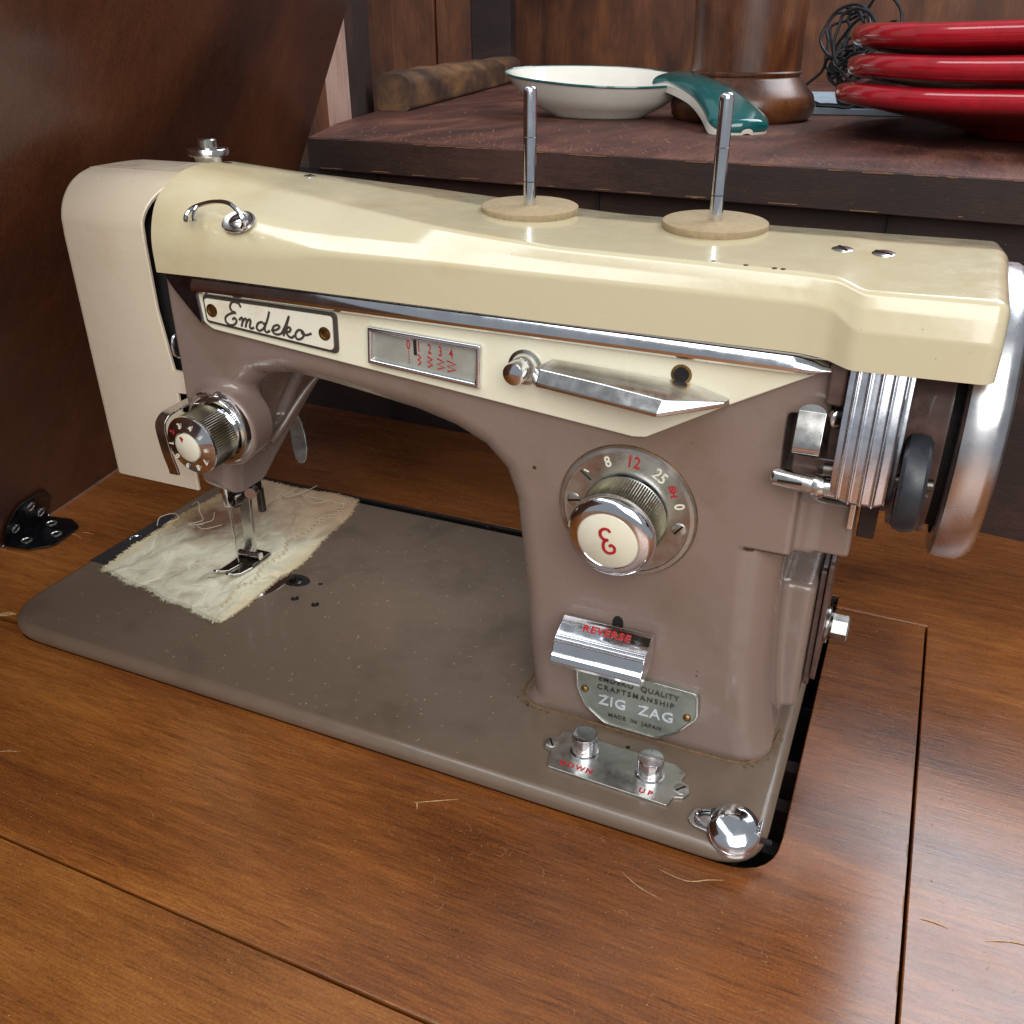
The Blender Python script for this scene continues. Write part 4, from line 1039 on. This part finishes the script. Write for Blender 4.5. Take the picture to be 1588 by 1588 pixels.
box('winder_shadow_plate', (35.9, 38.2), (5.0, 8.6), (11.45, 12.3), 'black', mc, .05)
box('winder_foot', (39.0, 39.5), (5.5, 6.4), (11.2, 12.6), 'hub', mc, .06)
# motor bracket plates and bolt
prism('motor_plate', roundpoly([(7.9, 1.75), (10.4, 1.75), (10.4, 7.2), (7.9, 7.2)], .3, 4), 'yz', 36.78, 37.0, 'hub', mc, .05)
prism('motor_plate', roundpoly([(7.7, 2.2), (10.6, 2.2), (10.6, 7.6), (7.7, 7.6)], .3, 4), 'yz', 37.03, 37.22, 'hub', mc, .05)
lathe('bolt_washer', [(.72, 0), (.74, .04), (.74, .12), (.7, .16), (0, .16)], (37.22, 9.0, 4.15), (1, 0, 0), 'chrome_worn', mc, 32)
lathe('bolt_washer', [(.6, .16), (.6, .26), (0, .26)], (37.22, 9.0, 4.15), (1, 0, 0), 'steel_dark', mc, 32)
lathe('hex_bolt', [(.5, .26), (.5, .82), (.44, .88), (0, .88)], (37.22, 9.0, 4.15), (1, 0, 0), 'alu', mc, 6, angle=20)
# rust spot and paint nick on the arm
for x, z, r_ in ((26.6, 11.0, .08), (33.2, 3.55, .04), (33.2, 3.75, .03)):
    p, n = forward(x, z, BB); lathe('rust_spot', [(r_, 0), (r_*.7, .006), (0, .008)], p, n, 'oil', mc, 9)

# ------------------------------------------------------------------ the cloth under the foot
cl = empty('cotton_rag', (6, 11, 0))
tag(cl, 'frayed stained off-white cotton scrap held under the presser foot', 'cloth')
c00, c10, c11, c01 = [np.array(p) for p in ((1.45, 5.55), (10.55, 4.1), (9.75, 17.75), (1.9, 17.6))]
NU, NV = 90, 120
rr = np.random.default_rng(3)
def cl_pt(u, v):
    p = (c00*(1-u)+c10*u)*(1-v)+(c01*(1-u)+c11*u)*v
    # wavy outline
    p = p+np.array([-.55*math.sin(math.pi*v)*(1-u)*1.0+(.55*math.sin(v*math.pi)+.12*math.sin(v*17))*u+.07*math.sin(v*23)*(1-u), .08*math.sin(u*19)*(1-v)+.12*math.sin(u*9+1)*v])
    x, y = p
    z = .09+.05*math.sin(x*1.1+y*.5)+.045*math.sin(y*1.7-x*.6)+.03*math.sin(x*3.1+y*2.3)+.02*math.sin(y*5.1+x*1.3)
    # puckers running from the foot
    dd = math.hypot(x-8.3, y-8.6); z += .10*math.exp(-((dd-2.6)/1.2)**2)*math.sin(math.atan2(y-8.6, x-8.3)*6+1)
    z += .28*math.exp(-((y-15.8)/.9)**2)*max(0, math.sin((x-1)*.5))*.6
    z += .16*math.exp(-((x-3.6-.35*(y-8))/.5)**2)*math.exp(-((y-9)/3)**2)
    if 7.3 < x < 9.2 and 7 < y < 10.2: z = .1+.2*(z-.1)
    z = max(z, .055)
    e = min(u, 1-u, v, 1-v); z = .07+(z-.07)*min(1, e*14+.25)
    return (x, y, z)
V = [cl_pt(i/NU, j/NV) for j in range(NV+1) for i in range(NU+1)]
F = [(j*(NU+1)+i, j*(NU+1)+i+1, (j+1)*(NU+1)+i+1, (j+1)*(NU+1)+i) for j in range(NV) for i in range(NU)]
cs = mesh('cloth_sheet', V, F, 'cloth', cl, angle=180)
so = cs.modifiers.new('thick', 'SOLIDIFY'); so.thickness = .05*S; so.offset = -1
bm = bmesh.new()
def fiber(p, q, wd):
    p, q = Vector(p), Vector(q); m = (p+q)/2+Vector((random.uniform(-.06, .06), random.uniform(-.06, .06), random.uniform(0, .04)))
    n = (q-p).cross(Vector((0, 0, 1))).normalized()*wd/2
    a, b, c, d2, e = [bm.verts.new(v) for v in (p-n, p+n, m+n*.8, m-n*.8, q)]
    bm.faces.new((a, b, c, d2)); bm.faces.new((d2, c, e))
for k in range(2600):
    s_ = random.choice((0, 0, 0, 1, 1, 2, 3)); t = random.random(); L_ = random.uniform(.1, .5)*(1 if s_ != 2 else .6)
    jag = .5+.5*abs(math.sin(t*41)*math.sin(t*97)); L_ *= jag
    if s_ == 0: p = cl_pt(t, .004); dr = (random.gauss(0, .35), -1)
    elif s_ == 1: p = cl_pt(.996, t); dr = (1, random.gauss(0, .5)); L_ *= .6
    elif s_ == 2: p = cl_pt(.004, t); dr = (-1, random.gauss(0, .5))
    else: p = cl_pt(t, .996); dr = (random.gauss(0, .5), 1); L_ *= .5
    fiber(p, (p[0]+dr[0]*L_, p[1]+dr[1]*L_, max(.03, p[2]+random.uniform(-.05, .05))), random.uniform(.03, .06))
frombm('frayed_edge', bm, 'cloth', cl, recalc=False, smooth=False, kind='stuff')
bm = bmesh.new()
for k in range(64):                                     # machine stitching along the right hem
    v = .05+.9*k/64; u = .86+.03*math.sin(v*9)+.02*math.sin(v*31); x, y, z = cl_pt(u, v); du = .16 if k % 2 else -.16
    x2, y2, z2 = cl_pt(u+.0, v+.012)
    tube_bm(bm, [(x+du, y, z+.02), (x, (y+y2)/2, z+.05), (x2-du, y2, z2+.02)], .024, 5)
for k in range(26):
    u = .3+.6*k/26; x, y, z = cl_pt(u, .93); x2, y2, z2 = cl_pt(u+.012, .93)
    tube_bm(bm, [(x, y-.1, z+.02), ((x+x2)/2, y, z+.05), (x2, y2+.1, z2+.02)], .022, 5)
frombm('stitching', bm, 'thread', cl, kind='stuff')
bm = bmesh.new()
for pts in ([(.9, 10.2, .2), (.5, 10.9, .3), (.9, 11.6, .3), (1.6, 11.2, .3), (1.4, 10.5, .3), (2.2, 10.3, .25)],
            [(.8, 13.2, .1), (1.5, 13.0, .5), (2.3, 12.2, .4), (3.0, 11.6, .3), (2.6, 10.9, .3), (3.4, 11.2, .3)],
            [(4.5, 16.8, .2), (5.6, 15.9, .3), (6.3, 17.0, .35), (6.2, 18.3, .1)],
            [(3.0, 12.6, .3), (3.6, 11.7, .35), (3.2, 11.0, .35), (3.8, 10.8, .3), (4.4, 11.6, .3)],
            [(6.0, 16.9, .3), (7.4, 16.0, .25), (8.2, 16.6, .25)]):
    tube_bm(bm, crom(pts, 8), .022, 5)
frombm('loose_thread', bm, 'thread', cl, kind='stuff')

# ------------------------------------------------------------------ behind: desk, things on it
SZ = 18.55
desk = empty('wooden_desk', (20, 45, -80), 'dark worn oak desk standing behind the sewing cabinet, things set out on its top', 'desk')
def dk(p): return p
top = slab('desk_top', [(-3.2, 34.25), (75, 25.4), (95, 122), (-31, 122), (-7.4, 44)], [], SZ-2.15, SZ, 'desk', desk, .12)
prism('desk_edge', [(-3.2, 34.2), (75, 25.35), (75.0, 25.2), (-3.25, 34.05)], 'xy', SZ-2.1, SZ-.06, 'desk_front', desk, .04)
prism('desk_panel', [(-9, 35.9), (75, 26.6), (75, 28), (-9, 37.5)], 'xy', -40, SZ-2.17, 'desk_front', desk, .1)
for k in range(5):
    a = 2+k*17; y = 35.9-(a+9)*9.3/84
    box('panel_batten', (a, a+.12), (y-.32, y+.2), (-20, SZ-2.2), 'black', desk)
bm = bmesh.new(); R = random.Random(5)
for k in range(60):
    t = R.random(); x = -3+t*60; y = 34.02-(x+3.2)*8.85/78.2; 
    z = SZ-2.05+R.uniform(0, .1) if R.random() < .5 else SZ-.1-R.uniform(0, .05); l = R.uniform(.2, 1.6)
    bm.faces.new([bm.verts.new(q) for q in ((x, y-.012, z), (x+l, y-.012-l*.113, z+.02), (x+l, y-.012-l*.113, z+.07), (x, y-.012, z+.05))])
frombm('worn_edge', bm, 'edge', desk, recalc=False, kind='stuff')
bm = bmesh.new(); R = random.Random(15)
for k in range(420):
    if k % 3: a, b, l = R.uniform(-4, 52), 0, R.uniform(.25, 1.0)
    else: a, b, l = R.uniform(-5, 50), R.uniform(2, 26), R.uniform(.5, 2.4)
    b = 34.4-(a+3)*.113+(b if b else abs(R.gauss(0, 2.2))+.15); th = 1.98+R.gauss(0, .06); wd = R.uniform(.02, .07)
    ribbon(bm, [(a, b), (a+l*math.cos(th), b+l*math.sin(th))], wd, SZ+.006)
frombm('worn_streak', bm, 'streak', desk, recalc=False, smooth=False, kind='stuff')
def deskok(a, b): return b > 34.6-(a+3)*.113
lint('lint', 420, (-6, 50), (28, 62), SZ, desk, 6, deskok, L=(.2, 1.2))

# boards standing behind
bw = box('back_wall', (-140, 160), (150, 152), (-80, 120), 'boards', None); bw['kind'] = 'structure'
def plank(name, poly, mat, label, cat, z0=-60, z1=75):
    return tag(prism(name, poly, 'xy', z0, z1, mat, None, .1), label, cat)
plank('upright_board', [(-14.5, 47.2), (-10.05, 47.0), (-10.05, 49), (-14.5, 49.2)], 'boards', 'narrow orange brown board between the open lid and the pale post', 'board')
plank('upright_post', [(-10.0, 46.8), (-8.35, 47.1), (-8.6, 48.3), (-10.0, 48.3)], 'pink_board', 'pale pinkish post between two brown boards', 'post')
plank('upright_board', [(-8.7, 48.4), (-13.6, 60), (-15.6, 60), (-11.0, 48.4)], 'desk_front', 'dark brown board between the pale post and the wooden stick', 'board')
plank('upright_board', [(-49, 124), (-41, 124), (-41, 126), (-49, 126)], 'boards', 'orange brown plank above the end of the stick, leftmost of three', 'board', z0=-80)
plank('upright_board', [(-40.7, 124.3), (-34.5, 124.3), (-34.5, 126), (-40.7, 126)], 'boards', 'orange brown plank above the stick, middle one of three', 'board', z0=-80)
plank('upright_board', [(-34.2, 123.8), (-27.5, 123.8), (-27.5, 126), (-34.2, 126)], 'desk_front', 'darker brown plank above the stick, rightmost of three', 'board', z0=-80)

# wooden stick
P0, P1 = Vector((-9.6, 57.0, SZ)), Vector((-23, 113, SZ))
dirn = (P1-P0).normalized(); sd = Vector((dirn.y, -dirn.x, 0)); bm = bmesh.new(); rows = []
R = random.Random(9)
for i in range(14):
    t = i/13; c = P0+(P1-P0)*t; k = 1+.03*R.uniform(-1, 1)+(-.06 if i == 0 else 0)
    prof_s = roundpoly([(-1.75, .02), (1.7, .02), (1.85, 2.6), (.9, 3.3), (-1.6, 3.3)], [.5, .5, .6, .7, .5], 3)
    rows.append([bm.verts.new(c+sd*a*k+Vector((0, 0, b*k))) for a, b in prof_s])
for a, b in zip(rows, rows[1:]):
    for j in range(len(a)): bm.faces.new((a[j], a[(j+1) % len(a)], b[(j+1) % len(a)], b[j]))
bm.faces.new(rows[0]); bm.faces.new(rows[-1])
sk = frombm('wooden_stick', bm, 'stick', None); tag(sk, 'weathered squared wooden stick lying on the desk behind the spoon rest', 'stick')

# spoon rest: boat shaped bowl, long curved handle
sr = empty('spoon_rest', (12, 56, SZ)); tag(sr, 'white ceramic spoon rest with dark teal curled handle on the desk', 'spoon rest')
def rest(name, mat, inner):
    bm = bmesh.new(); rows = []; N_ = 40
    return bm
C0 = Vector((11.0, 56.6, SZ)); L1 = Vector((-.98, -.12, 0)).normalized(); Wd = Vector((-L1.y, L1.x, 0))
def tilt(p, k=1):
    q = p-C0; return p+Vector((0, 0, (.06*q.dot(L1)+.10*q.y)*min(1, max(0, q.z/2))*k))
def bowl_r(t):     # outline radius in local axes (t=0 tip on the left)
    a, b = 7.0, 5.2
    x, y = math.cos(t), math.sin(t)
    r = 1/math.sqrt((x/a)**2+(y/b)**2)
    tip = 1+.22*max(0, math.cos(t))**6
    return r*tip
bm = bmesh.new(); rows = []; NB = 64
levels = [(0.0, .0), (.45, .0), (.5, .06), (.52, .2), (.72, .95), (.88, 1.9), (.985, 3.0), (1.0, 3.12), (.985, 3.16), (.95, 3.05), (.84, 2.05), (.66, 1.15), (.4, .62), (0.0, .5)]
for k, h in levels:
    row = []
    if k == 0: row = [bm.verts.new(C0+Vector((0, 0, h)))]
    else:
        for j in range(NB):
            t = 2*math.pi*j/NB; r_ = bowl_r(t)*k; row.append(bm.verts.new(tilt(C0+L1*(r_*math.cos(t))+Wd*(r_*math.sin(t))+Vector((0, 0, h)))))
    rows.append(row)
for p, q in zip(rows, rows[1:]):
    for j in range(NB):
        j2 = (j+1) % NB
        if len(p) == 1: bm.faces.new((p[0], q[j], q[j2]))
        elif len(q) == 1: bm.faces.new((p[j], q[0], p[j2]))
        else: bm.faces.new((p[j], q[j], q[j2], p[j2]))
frombm('bowl', bm, 'ceramic', sr, angle=60)
tube('rim_line', [tilt(C0+L1*(bowl_r(t)*1.0*math.cos(t))+Wd*(bowl_r(t)*1.0*math.sin(t))+Vector((0, 0, 3.13))) for t in np.linspace(0, 2*math.pi, 80)[:-1]], .09, 'teal', sr, 6, 0, True)
hp = crom([(16.6, 57.0, SZ+2.75), (17.9, 55.7, SZ+2.95), (19.2, 54.0, SZ+2.8), (21.3, 51.5, SZ+2.3), (23.0, 49, SZ+1.6), (24.3, 47, SZ+.85), (25.3, 45.6, SZ+.2)], 5)
def handle(name, th, zoff, mat, wk):
    bm = bmesh.new(); rows = []; P = [Vector(p) for p in hp]; n = len(P)
    for i, p in enumerate(P):
        t = (P[min(i+1, n-1)]-P[max(i-1, 0)]).normalized(); wv = t.cross(Vector((0, 0, 1))).normalized(); nn = wv.cross(t).normalized()
        f = i/(n-1); wd = (1.7-.9*f+1.7*f*f)*(1 if f < .8 else math.sqrt(max(.03, 1-((f-.8)/.203)**2)))*wk
        row = []
        for k in range(13):
            a = math.pi*k/12; row.append(bm.verts.new(p+wv*wd*math.cos(a)+nn*(zoff+.7*math.sin(a)*min(1, wd))))
        for k in range(13):
            a = math.pi*k/12; row.append(bm.verts.new(p-wv*wd*math.cos(a)+nn*(zoff-th*min(1, wd)+.7*math.sin(a)*.9*min(1, wd))))
        rows.append(row)
    for a, b in zip(rows, rows[1:]):
        for j in range(len(a)): bm.faces.new((a[j], a[(j+1) % len(a)], b[(j+1) % len(a)], b[j]))
    bm.faces.new(rows[0]); bm.faces.new(rows[-1]); return frombm(name, bm, mat, sr, angle=60)
handle('handle_underside', .75, -.06, 'ceramic', 1.0)
handle('handle', .12, .0, 'teal', 1.02)

# turned wooden candlestick base
cb = lathe('wooden_candlestick', [(0, 0), (5.2, 0), (5.6, .4), (5.75, 1.1), (5.5, 1.9), (4.9, 2.5), (4.6, 2.95), (4.35, 3.2), (4.45, 3.35), (4.45, 3.5), (4.3, 3.6), (4.25, 6), (4.35, 9), (4.3, 14), (3.6, 14.5), (0, 14.5)], (22.2, 58.6, SZ), (0, 0, 1), 'turned', None, 72)
tag(cb, 'turned brown wooden candlestick standing behind the teal handle', 'candlestick')
wr = tube('white_stick', [(19.3, 64, SZ+.4), (18.6, 64, SZ+4.4), (17.2, 64.5, SZ+10)], .33, 'ceramic', None, 10)
tag(wr, 'thin pale rod leaning beside the wooden candlestick', 'rod')
# papers and cables behind
pa = box('paper_sheet', (22, 50), (65, 90), (SZ+.03, SZ+.5), 'paper', None, .05); tag(pa, 'pale blue-grey papers lying on the desk under the black cables', 'paper')
bm = bmesh.new(); R = random.Random(12)
for k in range(22):
    c = Vector((29.2+R.uniform(-1.2, 3), 68+R.uniform(-2, 2), SZ+R.uniform(1.2, 3.0))); ph = R.uniform(0, 6)
    pts = [c+Vector((R.uniform(1.2, 2.8)*math.cos(t*1.3+ph), 2*math.sin(t+ph), R.uniform(1.4, 3)*math.sin(t*1.3+ph)+(k % 4)*1.2)) for t in np.linspace(0, 5.5, 12)]
    pts = [Vector((p.x, p.y, max(p.z, SZ+.7))) for p in pts]; tube_bm(bm, crom(pts, 4), .14, 6)
cbm = frombm('cable_tangle', bm, 'wire', None); tag(cbm, 'tangled thin black cables lying between the candlestick and the red plates', 'cable')

# stack of red plates (rounded square)
def plate_mesh():
    bm = bmesh.new(); rows = []; NP_ = 96
    prof_p = [(0, .0), (6.0, .0), (6.4, .05), (6.6, .35), (9.0, .9), (12.2, 1.55), (13.2, 1.75), (13.55, 1.95), (13.65, 2.3), (13.55, 2.68), (13.2, 2.85), (12.9, 2.7), (11.8, 2.15), (9.0, 1.3), (6.5, .75), (0, .6)]
    for r_, h in prof_p:
        if r_ == 0: rows.append([bm.verts.new((0, 0, h))]); continue
        row = []
        for j in range(NP_):
            t = 2*math.pi*j/NP_; n_ = 2.7; rr_ = r_/((abs(math.cos(t))**n_+abs(math.sin(t))**n_)**(1/n_))
            wob = .10*math.sin(t*3+1)+.06*math.sin(t*7) if h > 1.5 else 0
            row.append(bm.verts.new((rr_*math.cos(t), rr_*math.sin(t), h+wob)))
        rows.append(row)
    for p, q in zip(rows, rows[1:]):
        for j in range(NP_):
            j2 = (j+1) % NP_
            if len(p) == 1: f = bm.faces.new((p[0], q[j], q[j2]))
            elif len(q) == 1: f = bm.faces.new((p[j], q[0], p[j2]))
            else: f = bm.faces.new((p[j], q[j], q[j2], p[j2]))
    bmesh.ops.recalc_face_normals(bm, faces=bm.faces)
    for f in bm.faces:
        c = f.calc_center_median(); 
        if f.normal.z > .2 and math.hypot(c.x, c.y) < 12.4: f.material_index = 1
    for v in bm.verts: v.co *= S*1.17
    me = bpy.data.meshes.new('plate'); bm.to_mesh(me); bm.free(); me.materials.append(M['red_glaze']); me.materials.append(M['red_inner'])
    me.polygons.foreach_set('use_smooth', [True]*len(me.polygons)); return me
pm = plate_mesh()
labs = ['red plate at the bottom of the stack, resting on the desk', 'middle red plate of the stack of three',
        'topmost red plate of the stack on the desk']
for k in range(3):
    o = bpy.data.objects.new('red_plate', pm); COL.objects.link(o); o.location = Vector((46.7+[0, .45, .6, .3][k], 53.3+[0, -.3, .2, .2][k], SZ+.02+k*1.7))*S
    o.rotation_euler = (0, 0, -.2+[0, .05, -.04, .03][k]); tag(o, labs[k], 'plate', 'red plates in a stack')

# floor far below (never seen, closes the light)
fl = box('floor', (-200, 250), (-200, 250), (-82, -80.1), 'desk_front', None); fl['kind'] = 'structure'
for o in bpy.data.objects:
    if 'off' in o.keys(): del o['off']
